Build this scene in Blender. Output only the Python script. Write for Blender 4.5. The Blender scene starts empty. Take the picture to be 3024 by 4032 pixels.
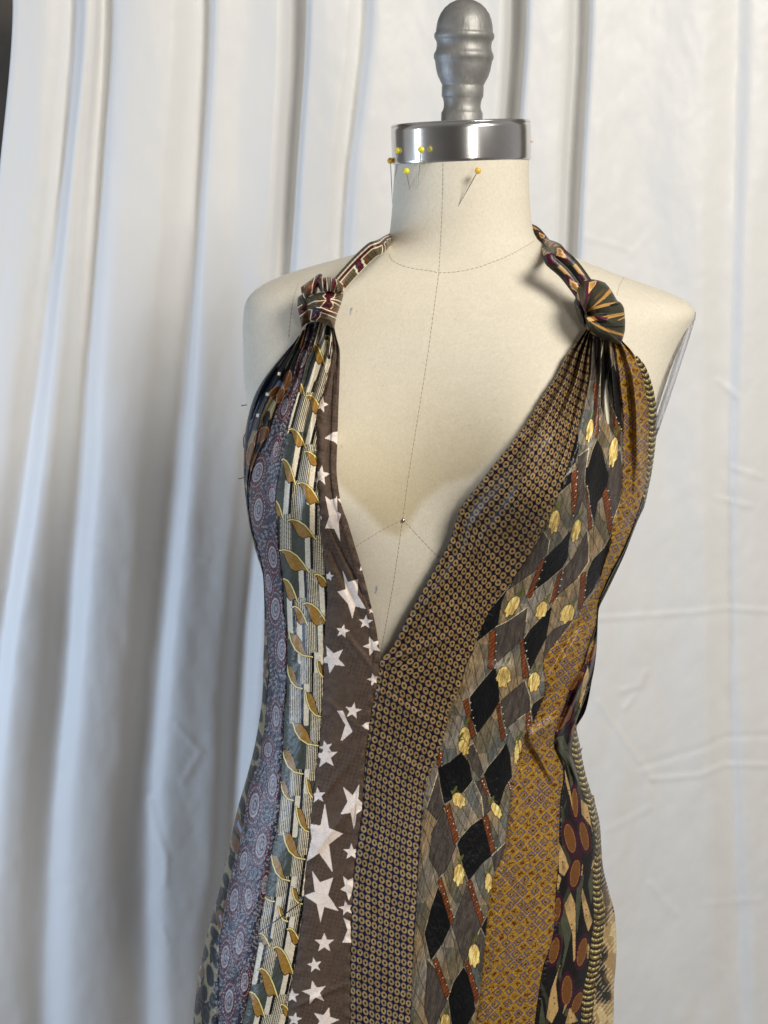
import bpy, math
import numpy as np
from mathutils import Vector

# ---------------------------------------------------------------- camera, light, exposure
SC = bpy.context.scene
COL = SC.collection
IMG_W, IMG_H, FPX = 3024.0, 4032.0, 5600.0        # photograph size and focal length, photo pixels
CAM = np.array([0.0, -1.18, 1.5])
PITCH = math.atan((2016 - 700) / FPX)
cam_d = bpy.data.cameras.new("camera"); cam = bpy.data.objects.new("camera", cam_d); COL.objects.link(cam)
cam_d.sensor_fit = 'HORIZONTAL'; cam_d.sensor_width = 36.0; cam_d.lens = 36.0 * FPX / IMG_W
cam_d.clip_start = 0.02; cam_d.clip_end = 60
cam.location = CAM.tolist(); cam.rotation_euler = (math.pi / 2 - PITCH, 0, 0)
SC.camera = cam
R_F = np.array([0, math.cos(PITCH), -math.sin(PITCH)]); R_U = np.array([0, math.sin(PITCH), math.cos(PITCH)])

world = bpy.data.worlds.new("World"); SC.world = world; world.use_nodes = True
_nt = world.node_tree; bg = _nt.nodes["Background"]; bg.inputs[1].default_value = 0.36
_tc = _nt.nodes.new("ShaderNodeTexCoord"); _sx = _nt.nodes.new("ShaderNodeSeparateXYZ"); _nt.links.new(_tc.outputs["Generated"], _sx.inputs[0])
_rp = _nt.nodes.new("ShaderNodeValToRGB"); _mr = _nt.nodes.new("ShaderNodeMapRange"); _mr.inputs[1].default_value = -1; _mr.inputs[2].default_value = 1
_nt.links.new(_sx.outputs["Y"], _mr.inputs[0]); _nt.links.new(_mr.outputs[0], _rp.inputs[0]); _nt.links.new(_rp.outputs[0], bg.inputs[0])
_rp.color_ramp.elements[0].color = (.17, .155, .145, 1); _rp.color_ramp.elements[1].position = .62; _rp.color_ramp.elements[1].color = (1.0, .97, .94, 1)   # the dim room is behind the camera

def area(name, loc, target, size, power, col, sy=None):
    d = bpy.data.lights.new(name, 'AREA'); d.energy = power; d.color = col; d.size = size
    if sy: d.shape = 'RECTANGLE'; d.size_y = sy
    o = bpy.data.objects.new(name, d); COL.objects.link(o); o.location = loc
    o.rotation_euler = (Vector(target) - Vector(loc)).to_track_quat('-Z', 'Y').to_euler()
    return o
area("window_light", (-1.7, -0.12, 0.80), (0.0, 0.28, 0.95), 0.45, 15, (0.54, 0.72, 1.0), 0.7)
area("ceiling_light", (1.00, -1.40, 2.40), (0.0, 0.1, 1.3), 0.6, 40, (1.0, 0.95, 0.87), 0.6)
area("upper_window_light", (-1.5, -0.36, 1.56), (0.0, 0.0, 1.5), 0.16, 2.2, (0.85, 0.92, 1.0), 0.5)
area("room_light", (0.82, -2.7, 1.62), (0.1, 0.0, 1.45), 0.28, 10, (1.0, 0.95, 0.88), 0.7)
SC.view_settings.view_transform = 'Standard'; SC.view_settings.look = 'None'
SC.view_settings.exposure = 0.0; SC.view_settings.gamma = 1.0
SC.render.engine = 'CYCLES'
SC.cycles.max_bounces = 6

# ---------------------------------------------------------------- numeric helpers
def A(v): return np.asarray(v, dtype=np.float64)
def at_depth(x, y, Y):
    """Point of the sight line through photo pixel x, y that lies at depth Y."""
    x = A(x); y = A(y); Y = A(Y)
    dx = (x - IMG_W / 2); u = (IMG_H / 2 - y)
    dy = R_F[1] * FPX + R_U[1] * u; dz = R_F[2] * FPX + R_U[2] * u
    k = (Y - CAM[1]) / dy
    return np.stack([CAM[0] + dx * k, np.broadcast_to(Y, k.shape) * 1.0, CAM[2] + dz * k], -1)
def to_px(P):
    d = P - CAM; f = d @ R_F
    return IMG_W / 2 + FPX * d[..., 0] / f, IMG_H / 2 - FPX * (d @ R_U) / f
def toward_cam(P, off):
    v = CAM - P; v /= np.linalg.norm(v, axis=-1, keepdims=True)
    return P + v * A(off)[..., None]
def pchip(xs, ys, q):
    xs = A(xs); ys = A(ys); h = np.diff(xs); d = np.diff(ys) / h
    m = np.zeros_like(ys); m[0] = d[0]; m[-1] = d[-1]
    for i in range(1, len(xs) - 1):
        if d[i - 1] * d[i] > 0:
            w1 = 2 * h[i] + h[i - 1]; w2 = h[i] + 2 * h[i - 1]
            m[i] = (w1 + w2) / (w1 / d[i - 1] + w2 / d[i])
    q = A(q); i = np.clip(np.searchsorted(xs, q) - 1, 0, len(xs) - 2); qq = np.clip(q, xs[0], xs[-1])
    t = (qq - xs[i]) / h[i]; t2 = t * t; t3 = t2 * t
    r = (2*t3-3*t2+1)*ys[i] + (t3-2*t2+t)*h[i]*m[i] + (-2*t3+3*t2)*ys[i+1] + (t3-t2)*h[i]*m[i+1]
    return r + np.where(q > xs[-1], (q - xs[-1]) * m[-1], 0) + np.where(q < xs[0], (q - xs[0]) * m[0], 0)
RNG = np.random.RandomState(7)
NT = RNG.rand(256, 256)
def noise(x, y, seed=0):
    x = A(x) + seed * 17.3; y = A(y) + seed * 9.1
    xi = np.floor(x).astype(int); yi = np.floor(y).astype(int); fx = x - xi; fy = y - yi
    fx = fx*fx*(3-2*fx); fy = fy*fy*(3-2*fy)
    a = NT[xi % 256, yi % 256]; b = NT[(xi+1) % 256, yi % 256]; c = NT[xi % 256, (yi+1) % 256]; d = NT[(xi+1) % 256, (yi+1) % 256]
    return (a*(1-fx)+b*fx)*(1-fy) + (c*(1-fx)+d*fx)*fy
def fbm(x, y, seed=0, o=3):
    r = 0; k = 1.0; s = 0
    for i in range(o):
        r = r + k * noise(x * 2**i, y * 2**i, seed + i * 3); s += k; k *= .5
    return r / s - 0.5
def smooth(a, n):
    k = np.exp(-0.5 * (np.arange(-3*n, 3*n+1) / n) ** 2); k /= k.sum()
    return np.convolve(np.pad(a, 3*n, mode='edge'), k, mode='valid')
def sstep(a, b, x):
    t = np.clip((A(x) - a) / (b - a), 0, 1); return t*t*(3-2*t)
def lin(c):
    c = np.clip(A(c) / 255.0, 0, 1)
    return np.where(c <= 0.04045, c / 12.92, ((c + 0.055) / 1.055) ** 2.4)

# ---------------------------------------------------------------- object helpers
def thing(name, label, cat, loc, group=None):
    o = bpy.data.objects.new(name, None); COL.objects.link(o); o.location = loc; o.empty_display_size = .05
    o["label"] = label; o["category"] = cat
    if group: o["group"] = group
    return o
bpy_loc = {}
def mesh_np(name, V, F, mat, parent=None, col=None, uv=None, label=None, smooth_shade=True):
    V = np.asarray(V, dtype=np.float32).reshape(-1, 3); F = np.asarray(F, dtype=np.int32)
    n = F.shape[1]
    if parent is not None: V = V - np.array(parent.location, dtype=np.float32)
    me = bpy.data.meshes.new(name)
    me.vertices.add(len(V)); me.vertices.foreach_set("co", V.ravel())
    me.loops.add(F.size); me.loops.foreach_set("vertex_index", F.ravel())
    me.polygons.add(len(F)); me.polygons.foreach_set("loop_start", np.arange(0, F.size, n, dtype=np.int32))
    me.update(calc_edges=True)
    me.polygons.foreach_set("use_smooth", np.full(len(F), smooth_shade, dtype=bool))
    if col is not None:
        ca = me.color_attributes.new("dye", 'FLOAT_COLOR', 'POINT')
        c4 = np.ones((len(V), 4), dtype=np.float32); c4[:, :3] = np.asarray(col).reshape(-1, 3)
        ca.data.foreach_set("color", c4.ravel())
    if uv is not None:
        ul = me.uv_layers.new(name="cloth"); ul.data.foreach_set("uv", np.asarray(uv, dtype=np.float32).reshape(-1, 2)[F.ravel()].ravel())
    me.validate()
    me.materials.append(mat)
    o = bpy.data.objects.new(name, me); COL.objects.link(o)
    if parent is not None: o.parent = parent
    if label: o["label"] = label
    return o
def grid_faces(nr, nc, wrap=False, base=0, flip=False):
    r = np.arange(nr - 1)[:, None]; c = np.arange(nc if wrap else nc - 1)[None, :]; c2 = (c + 1) % nc
    f = np.stack([r*nc+c, r*nc+c2, (r+1)*nc+c2, (r+1)*nc+c], -1).reshape(-1, 4) + base
    return f[:, ::-1] if flip else f
def lathe(profile, centre, axis=(0, 0, 1), n=72):
    """profile rows: (height, radius) along axis from centre."""
    ax = Vector(axis).normalized(); q = Vector((0, 0, 1)).rotation_difference(ax)
    ex = A(q @ Vector((1, 0, 0))); ey = A(q @ Vector((0, 1, 0))); az = A(ax)
    p = A(profile); th = np.linspace(0, 2*math.pi, n, endpoint=False)
    V = A(centre) + p[:, 0][:, None, None]*az + p[:, 1][:, None, None]*(np.cos(th)[None, :, None]*ex + np.sin(th)[None, :, None]*ey)
    return V.reshape(-1, 3), grid_faces(len(p), n, True)
def tube(P, rad, n=8):
    P = A(P); m = len(P); rad = np.broadcast_to(A(rad), (m,))
    T = np.gradient(P, axis=0); T /= np.linalg.norm(T, axis=1, keepdims=True) + 1e-12
    up = np.array([0.13, -0.9, 0.31]); N = np.cross(T, up); N /= np.linalg.norm(N, axis=1, keepdims=True); B = np.cross(T, N)
    th = np.linspace(0, 2*math.pi, n, endpoint=False)
    V = P[:, None] + rad[:, None, None]*(np.cos(th)[None, :, None]*N[:, None] + np.sin(th)[None, :, None]*B[:, None])
    return V.reshape(-1, 3), grid_faces(m, n, True)
def resample(pts, n, spline=True):
    pts = A(pts); d = np.r_[0, np.cumsum(np.linalg.norm(np.diff(pts, axis=0), axis=1))]; q = np.linspace(0, d[-1], n)
    return np.stack([pchip(d, pts[:, i], q) if spline and len(pts) > 2 else np.interp(q, d, pts[:, i]) for i in range(pts.shape[1])], -1)
def join(parts):
    V = []; F = []; b = 0
    for v, f in parts: V.append(v); F.append(f + b); b += len(v)
    return np.concatenate(V), np.concatenate(F)

# ---------------------------------------------------------------- materials
def mat(name, base=(.5, .5, .5), rough=.5, metal=0.0, spec=.5, dye=False, weave=0.0, wscale=900, sheen=0.0, mottling=0.0, mscale=30, aniso=0.0):
    m = bpy.data.materials.new(name); m.use_nodes = True; nt = m.node_tree; N = nt.nodes; L = nt.links
    b = N["Principled BSDF"]; b.inputs["Base Color"].default_value = (*base, 1); b.inputs["Roughness"].default_value = rough
    b.inputs["Metallic"].default_value = metal; b.inputs["Specular IOR Level"].default_value = spec
    if sheen: b.inputs["Sheen Weight"].default_value = sheen; b.inputs["Sheen Roughness"].default_value = .4
    if aniso: b.inputs["Anisotropic"].default_value = aniso
    src = None
    if dye:
        a = N.new("ShaderNodeVertexColor"); a.layer_name = "dye"; src = a.outputs[0]
    tc = N.new("ShaderNodeTexCoord")
    if mottling:
        no = N.new("ShaderNodeTexNoise"); no.inputs["Scale"].default_value = mscale; no.inputs["Detail"].default_value = 6
        L.new(tc.outputs["Object"], no.inputs["Vector"])
        mr = N.new("ShaderNodeMapRange"); mr.inputs[1].default_value = .3; mr.inputs[2].default_value = .7
        mr.inputs[3].default_value = 1 - mottling; mr.inputs[4].default_value = 1 + mottling; L.new(no.outputs[0], mr.inputs[0])
        mx = N.new("ShaderNodeMix"); mx.data_type = 'RGBA'; mx.blend_type = 'MULTIPLY'; mx.inputs[0].default_value = 1
        if src: L.new(src, mx.inputs[6])
        else: mx.inputs[6].default_value = (*base, 1)
        L.new(mr.outputs[0], mx.inputs[7]); src = mx.outputs[2]
    if src: L.new(src, b.inputs["Base Color"])
    if weave:
        w1 = N.new("ShaderNodeTexNoise"); w1.inputs["Scale"].default_value = wscale; w1.inputs["Detail"].default_value = 3
        mp = N.new("ShaderNodeMapping"); mp.inputs["Scale"].default_value = (1, 1, .45); L.new(tc.outputs["Object"], mp.inputs[0]); L.new(mp.outputs[0], w1.inputs["Vector"])
        bp = N.new("ShaderNodeBump"); bp.inputs["Strength"].default_value = weave; bp.inputs["Distance"].default_value = .0012
        L.new(w1.outputs[0], bp.inputs["Height"]); L.new(bp.outputs[0], b.inputs["Normal"])
    return m
M_CURTAIN = mat("curtain_satin", (.80, .795, .78), .46, spec=.4, weave=.08, wscale=520, sheen=.15)
M_WALL = mat("brown_wall", (.13, .105, .08), .8, mottling=.15)
M_LINEN = mat("linen", dye=True, rough=.85, spec=.2, weave=.14, wscale=800, sheen=.1, mottling=.035, mscale=420)
M_CHROME = mat("polished_steel", (.70, .69, .675), .21, 1.0, mottling=.06, mscale=60)
M_CAST = mat("cast_metal", (.285, .28, .265), .52, .6, weave=.34, wscale=260, mottling=.14, mscale=110)
M_THREAD = mat("seam_thread", (.40, .33, .24), .8)
M_DARKTHREAD = mat("dark_thread", (.03, .03, .05), .7)
M_STEEL = mat("pin_steel", (.45, .44, .43), .3, 1.0)
M_YELLOW = mat("yellow_glass", (.78, .68, .04), .12)
M_ORANGE = mat("amber_glass", (.82, .50, .06), .12)
M_PEARL = mat("pink_pearl", (.70, .52, .50), .15)
M_PLASTIC = mat("clear_plastic", (.78, .80, .84), .12)
M_PLASTIC.node_tree.nodes["Principled BSDF"].inputs["Transmission Weight"].default_value = .75
M_FROST = mat("frosted_plastic", (.86, .87, .90), .35)
M_FROST.node_tree.nodes["Principled BSDF"].inputs["Transmission Weight"].default_value = .85; M_FROST.node_tree.nodes["Principled BSDF"].inputs["IOR"].default_value = 1.12
SILK = mat("printed_silk", dye=True, rough=.38, spec=.34, weave=.14, wscale=800, sheen=.02, mottling=.05, mscale=90)
SATIN = mat("satin_silk", dye=True, rough=.46, spec=.26, weave=.06, wscale=700, sheen=.02, mottling=.05, mscale=90)
JACQ = mat("jacquard_silk", dye=True, rough=.37, spec=.42, weave=.6, wscale=520, sheen=.02, mottling=.08, mscale=160)
COTTON = mat("matte_cloth", dye=True, rough=.7, spec=.18, weave=.16, wscale=700, sheen=.02, mottling=.05, mscale=110)

# ---------------------------------------------------------------- curtain and wall behind it

rows_y = [-400, 0, 700, 1300, 2000, 2600, 3300, 4032, 4600]
LINES = [  # x of each line of the folds at photo rows 0 .. 4032, and how far it stands out (cm)
    ([50, -5, -60, -150, -230, -330, -420], 1.2), ([95, 45, 0, -70, -150, -240, -330], 1.6), ([165, 120, 70, 10, -60, -140, -230], 1.9),
    ([240, 195, 130, 50, -25, -100, -165], 0.9), ([298, 243, 178, 90, 0, -62, -112], -0.1), ([345, 277, 214, 112, 52, 15, -10], 3.1),
    ([385, 330, 290, 215, 170, 110, 80], 2.2), ([418, 385, 343, 308, 268, 210, 195], 0.0), ([446, 404, 366, 334, 306, 276, 243], 2.3),
    ([530, 500, 440, 400, 365, 335, 315], 3.2), ([680, 640, 600, 540, 490, 440, 420], 2.7), ([812, 780, 742, 690, 634, 586, 600], -0.3),
    ([905, 880, 850, 812, 755, 690, 690], 2.4), ([985, 960, 940, 885, 840, 800, 770], 1.5), ([1100, 1075, 1035, 955, 895, 865, 805], 1.7),
    ([1186, 1148, 1106, 1010, 958, 922, 850], -1.7), ([1236, 1185, 1140, 1055, 1005, 968, 905], 2.2), ([1370, 1310, 1280, 1200, 1150, 1100, 1050], 2.0),
    ([1425, 1352, 1315, 1240, 1190, 1140, 1090], 0.9), ([1482, 1412, 1370, 1300, 1250, 1200, 1150], 2.4), ([1730, 1690, 1650, 1600, 1560, 1520, 1500], 1.7),
    ([1985, 1955, 1930, 1900, 1880, 1860, 1850], 2.2), ([2046, 2003, 1972, 1940, 1920, 1900, 1890], -1.6), ([2088, 2045, 2010, 1980, 1960, 1940, 1930], 2.2),
    ([2235, 2208, 2180, 2150, 2130, 2110, 2100], 1.9), ([2298, 2264, 2238, 2215, 2200, 2190, 2180], -0.8), ([2345, 2310, 2285, 2265, 2250, 2240, 2235], 2.2),
    ([2600, 2600, 2590, 2600, 2610, 2600, 2590], 1.9), ([2760, 2740, 2750, 2770, 2780, 2790, 2790], 2.1), ([2905, 2890, 2880, 2862, 2862, 2890, 2910], 1.35),
    ([2960, 2940, 2920, 2905, 2910, 2940, 2970], 2.1), ([3200, 3200, 3200, 3200, 3200, 3200, 3200], 1.2), ([3500, 3500, 3500, 3500, 3500, 3500, 3500], 2.0), ([3900]*7, 1.0)]
CREASES = [([(2358, 2436), (2731, 2411), (2858, 2395), (3100, 2411)], 1.1, 11), ([(2517, 3020), (2770, 2943), (2854, 2901), (3100, 2892)], -1.0, 13),
           ([(2562, 3069), (2757, 3053), (2854, 3011), (3100, 3014)], 1.2, 11), ([(2355, 2762), (2450, 2900), (2569, 3066)], 1.0, 12),
           ([(332, 2142), (398, 2162), (597, 2169), (816, 2202)], 1.0, 11), ([(113, 2082), (200, 2072), (285, 2059)], .9, 11), ([(0, 2025), (60, 2030)], .8, 11),
           ([(0, 3440), (280, 3460), (420, 3475), (540, 3500)], .7, 12), ([(2450, 2720), (2520, 2700), (2540, 2650)], 1.2, 14), ([(2460, 2790), (2500, 2740)], 1.2, 12),
           ([(590, 3150), (610, 3260), (655, 3380), (650, 3480)], 2.0, 16), ([(2830, 1500), (2900, 1560)], 1.2, 14), ([(2880, 1840), (3000, 1880)], 1.0, 12),
           ([(2820, 1960), (2960, 1995)], .9, 12), ([(2560, 3480), (2660, 3600)], 1.0, 16), ([(2300, 930), (2480, 985)], .5, 12), ([(2480, 1010), (2600, 880)], .6, 16),
           ([(640, 3650), (655, 3700)], 1.2, 12), ([(2390, 3270), (2560, 3180)], .7, 14), ([(2780, 3560), (3000, 3540)], .6, 14), ([(2850, 3820), (2930, 4050)], 1.2, 16),
           ([(1010, 1600), (1100, 1680)], .6, 14), ([(700, 2860), (790, 2960), (720, 3080)], 1.2, 16), ([(60, 780), (140, 900)], .8, 18), ([(2100, 520), (2130, 700)], .0, 10)]
def seg_dist(x, y, pts):
    d = np.full(x.shape, 1e9)
    for (x0, y0), (x1, y1) in zip(pts[:-1], pts[1:]):
        vx, vy = x1-x0, y1-y0; t = np.clip(((x-x0)*vx + (y-y0)*vy) / (vx*vx+vy*vy), 0, 1)
        d = np.minimum(d, np.hypot(x-x0-t*vx, y-y0-t*vy))
    return d
def recess(lines):
    out = []; prev = None
    for q, h in lines:
        if prev is not None: q = [p + 30 for p in prev]; prev = None
        if h <= 0.05:
            out.append(([p - 26 for p in q], h)); out.append(([p + 8 for p in q], h - .15)); prev = q
        else: out.append((q, h))
    return out
LINES = recess(LINES)
def build_curtain():
    ys = np.arange(-400, 4620, 10.0)
    xs = np.linspace(0, 1, 560)
    X = np.zeros((len(ys), len(xs))); H = np.zeros_like(X)
    lx = np.array([[q[0]] + q + [q[-1]] for q, h in LINES], dtype=float); lh = np.array([h for l, h in LINES])
    for i, y in enumerate(ys):
        c = np.array([pchip(rows_y, lx[k], np.array([y]))[0] for k in range(len(LINES))])
        x = c[0] + xs * (3900 - c[0]); X[i] = x
        h = pchip(c, lh, x)
        h[:2] -= .3
        H[i] = h
    k = np.exp(-0.5 * (np.arange(-5, 6) / 1.5) ** 2); k /= k.sum()
    H = np.stack([np.convolve(np.pad(h, 5, mode='edge'), k, mode='valid') for h in H])
    Y = np.broadcast_to(ys[:, None], X.shape)
    k = np.exp(-0.5 * (np.arange(-14, 15) / 4.2) ** 2); k /= k.sum()
    Hs = np.stack([np.convolve(np.pad(h, 14, mode='edge'), k, mode='valid') for h in H])
    soft = sstep(500, 1900, Y) * (1 - sstep(1100, 1500, X)); H = H * (1 - soft) + Hs * soft          # folds open out towards the floor
    H = H * (1.0 + .25 * fbm(X / 500, Y / 900, 3)) + .6 * fbm(X / 260, Y / 1500, 5) + .38 * fbm(X / 130, Y / 300, 9) + .08 * fbm(X / 45, Y / 60, 12) + .06 * fbm((X + Y) / 60, (Y - X) / 200, 15)
    e0 = X - X[:, :1]; H = H + .14 * (1 - sstep(26, 36, e0)) + .05 * np.exp(-((e0 - 40) / 6) ** 2)      # stitched hem along the free edge
    for pts, a, w in CREASES:
        d = seg_dist(X, Y, pts)
        H = H + .10 * a * np.exp(-(d / w) ** 2) - .05 * a * np.exp(-((d - 0) / (w * 3)) ** 2)
    P = at_depth(X, Y, 0.50)
    P = toward_cam(P, H * (.0088 + .0030 * sstep(900, 1300, X)))
    o = mesh_np("curtain", P, grid_faces(*X.shape), M_CURTAIN)
    so = o.modifiers.new("thickness", 'SOLIDIFY'); so.thickness = .0012; so.offset = 1
    o["label"] = "pale grey satin curtain hanging in long soft folds behind the dress form"; o["category"] = "curtain"
    # stitched hem along the free edge
    return o
build_curtain()
def box(name, lo, hi, m):
    x0, y0, z0 = lo; x1, y1, z1 = hi
    V = [(x0,y0,z0),(x1,y0,z0),(x1,y1,z0),(x0,y1,z0),(x0,y0,z1),(x1,y0,z1),(x1,y1,z1),(x0,y1,z1)]
    F = [(0,3,2,1),(4,5,6,7),(0,1,5,4),(1,2,6,5),(2,3,7,6),(3,0,4,7)]
    return mesh_np(name, V, F, m, smooth_shade=False)
w = box("wall", (-2.0, 0.75, -0.4), (2.0, 0.85, 2.8), M_WALL); w["kind"] = "structure"; w["label"] = "dark brown wall seen past the curtain edge"; w["category"] = "wall"

# ---------------------------------------------------------------- body surfaces (front face y = -depth(x, z))
D = 1 / .5486                                   # 1659-px view -> photo pixels
class Body:
    def __init__(s, rows):                      # rows: y, xl, xr, front, back, power   (photo px, metres)
        r = A(rows); mid = (r[:, 1] + r[:, 2]) / 2
        z = at_depth(mid, r[:, 0], 0.)[:, 2]; xl = at_depth(r[:, 1], r[:, 0], 0.)[:, 0]; xr = at_depth(r[:, 2], r[:, 0], 0.)[:, 0]
        o = np.argsort(z); z = z[o]; s.z = np.linspace(z[0], z[-1], 900)
        f = lambda a, n=5: smooth(pchip(z, a[o], s.z), n)
        s.xc = f((xl + xr) / 2, 4); s.a = f((xr - xl) / 2, 4); s.b = f(r[:, 3], 14); s.bb = f(r[:, 4], 14); s.n = f(r[:, 5], 12)
    def ring(s, Z): return [np.interp(Z, s.z, v) for v in (s.xc, s.a, s.b, s.bb, s.n)]
    def depth(s, X, Z):
        xc, a, b, bb, n = s.ring(Z); u = np.clip(np.abs((X - xc) / a), 0, 1)
        f = np.maximum(1 - u ** n, 0) ** (1 / n)
        return b * f + bumps(X, Z) * np.minimum(f * 1.6, 1)
def wpt(x, y): return at_depth(A(x), A(y), -.1)
BUST = [(wpt(655*D, 1045*D), .040, .052, .056), (wpt(1165*D, 1015*D), .044, .055, .058)]
def bumps(X, Z):
    r = 0
    for c, amp, sx, sz in BUST:
        dz = (Z - c[2]); r = r + amp * np.exp(-((X - c[0]) / sx) ** 2 - (dz / np.where(dz > 0, sz * 1.35, sz * .9)) ** 2)
    return r
d_ = lambda y, xl, xr, b, bb, n: (y*D, xl*D, xr*D, b, bb, n)
TORSO = Body([d_(330, 853, 1142, .055, .055, 2), d_(350, 853, 1142, .055, .055, 2), d_(400, 850, 1142, .056, .056, 2), d_(450, 847, 1145, .057, .057, 2), d_(500, 842, 1151, .059, .059, 2),
    d_(525, 836, 1163, .061, .062, 2.05), d_(536, 815, 1190, .063, .065, 2.1), d_(551, 766, 1228, .067, .068, 2.2), d_(564, 716, 1261, .070, .070, 2.25), d_(582, 650, 1305, .074, .074, 2.3), d_(600, 597, 1350, .078, .078, 2.35),
    d_(620, 558, 1412, .082, .080, 2.4), d_(641, 536, 1466, .086, .083, 2.4), d_(655, 530, 1491, .088, .084, 2.4), d_(668, 528, 1498, .090, .085, 2.45), d_(698, 526, 1484, .094, .086, 2.5),
    d_(742, 527, 1461, .098, .088, 2.5), d_(802, 529, 1437, .103, .09, 2.5), d_(860, 536, 1417, .107, .09, 2.5), d_(1000, 552, 1372, .112, .09, 2.4), d_(1120, 568, 1335, .112, .09, 2.3), d_(1250, 590, 1270, .104, .09, 2.2),
    d_(1420, 606, 1230, .094, .085, 2.1), d_(1590, 606, 1200, .088, .085, 2.1), d_(1800, 540, 1235, .095, .10, 2.1), d_(2050, 480, 1275, .105, .115, 2.1), d_(2400, 450, 1275, .11, .12, 2.1)])
DRESS = Body([d_(690, 520, 1500, .093, .09, 2.4), d_(742, 520, 1470, .100, .09, 2.4), d_(802, 522, 1440, .106, .09, 2.4), d_(860, 524, 1420, .111, .09, 2.3), d_(940, 526, 1414, .116, .09, 2.2), d_(1015, 526, 1400, .119, .09, 2.2), d_(1110, 534, 1379, .119, .09, 2.15),
    d_(1192, 551, 1351, .116, .09, 2.1), d_(1247, 566, 1322, .113, .09, 2.1), d_(1318, 571, 1294, .109, .09, 2.1), d_(1424, 569, 1286, .104, .09, 2.1), d_(1492, 566, 1274, .101, .09, 2.1), d_(1571, 557, 1246, .098, .09, 2.1), d_(1618, 548, 1254, .099, .09, 2.1),
    d_(1685, 530, 1269, .101, .095, 2.1), d_(1750, 512, 1288, .104, .10, 2.1), d_(1854, 489, 1302, .109, .11, 2.1), d_(1922, 473, 1314, .113, .115, 2.1), d_(2012, 448, 1330, .117, .12, 2.1), d_(2072, 436, 1333, .12, .12, 2.1), d_(2212, 415, 1327, .125, .125, 2.1), d_(2420, 395, 1330, .13, .13, 2.1)])
def torso_depth(X, Z): return TORSO.depth(X, Z)
def dress_depth(X, Z):
    a = DRESS.depth(X, Z) + .002; b = TORSO.depth(X, Z) + .004; k = .006
    h = np.clip(.5 + .5 * (a - b) / k, 0, 1)
    return b * (1 - h) + a * h + k * h * (1 - h)
def cast(x, y, fn, it=20):
    x = A(x); y = A(y); lo = np.full(x.shape, -.30); hi = np.zeros(x.shape)
    for _ in range(it):
        m = (lo + hi) / 2; P = at_depth(x, y, m); g = m + fn(P[..., 0], P[..., 2])
        lo = np.where(g < 0, m, lo); hi = np.where(g < 0, hi, m)
    return at_depth(x, y, hi)

# ---------------------------------------------------------------- drawing printed motifs (photo px)
def inpoly(x, y, poly):
    p = A(poly); r = np.zeros(x.shape, bool)
    x0, y0 = p[:, 0], p[:, 1]; x1, y1 = np.roll(x0, -1), np.roll(y0, -1)
    for a, b, c, d in zip(x0, y0, x1, y1):
        if b == d: continue
        r ^= ((b > y) != (d > y)) & (x < (c - a) * (y - b) / (d - b) + a)
    return r
def fill(col, x, y, poly, c):
    p = A(poly); m = (x >= p[:, 0].min()) & (x <= p[:, 0].max()) & (y >= p[:, 1].min()) & (y <= p[:, 1].max())
    i = np.nonzero(m)[0]
    if len(i): i = i[inpoly(x[i], y[i], p)]; col[i] = c if np.ndim(c) == 1 else c[i]
    return i
def stroke(col, x, y, pts, wd, c):
    p = A(pts); m = (x >= p[:, 0].min()-wd) & (x <= p[:, 0].max()+wd) & (y >= p[:, 1].min()-wd) & (y <= p[:, 1].max()+wd)
    i = np.nonzero(m)[0]
    if len(i): i = i[seg_dist(x[i], y[i], p) < wd / 2]; col[i] = c
def ell(col, x, y, cx, cy, rx, ry, rot, c):
    a = math.radians(rot); dx = x - cx; dy = y - cy
    m = ((dx*math.cos(a) + dy*math.sin(a)) / rx) ** 2 + ((-dx*math.sin(a) + dy*math.cos(a)) / ry) ** 2 < 1
    col[m] = c
def Z(ox, oy, z): return lambda pts: [(ox + p[0] / z, oy + p[1] / z) for p in pts]
z2 = Z(900, 850, 2.011); z3 = Z(2000, 850, 2.011); z4 = Z(900, 1850, 2.011); z5 = Z(1500, 1850, 2.011); z6 = Z(1900, 1850, 2.011)
z7 = Z(700, 2932, 2.011); z8 = Z(1700, 2932, 2.011); k1 = Z(1120, 1040, 5.53); k2 = Z(2220, 1050, 5.53)
def flat(n, c): return np.tile(A(c), (n, 1)).astype(float)

# ---------------------------------------------------------------- seam lines of the dress (photo px)
S0 = [(1175, 1330), (1128, 1380), (1078, 1440), (1030, 1505), (997, 1570), (975, 1650), (962, 1740), (959, 1850)] + [(975, 2024), (1007, 2173), (1036, 2273), (1041, 2447), (1037, 2596), (1034, 2720), (1019, 2845), (1001, 2945), (968, 3071), (934, 3190), (894, 3380), (864, 3504), (819, 3668), (794, 3777), (770, 3926), (760, 4032), (745, 4200)]
S1 = [(1212, 1270), (1193, 1357), (1168, 1412), (1149, 1496), (1109, 1571), (1089, 1606), (1069, 1670), (1052, 1735), (1022, 1785), (992, 1860), (981, 1920), (977, 1979), (984, 2039), (1004, 2128), (1026, 2198), (1040, 2298), (1048, 2422), (1054, 2546), (1060, 2646), (1054, 2705), (1049, 2795), (1042, 2869), (1030, 2940), (1013, 3022), (973, 3131), (966, 3230), (944, 3330), (914, 3429), (899, 3519), (884, 3613), (864, 3708), (862, 3827), (859, 3951), (858, 4032), (850, 4200)]
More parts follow.
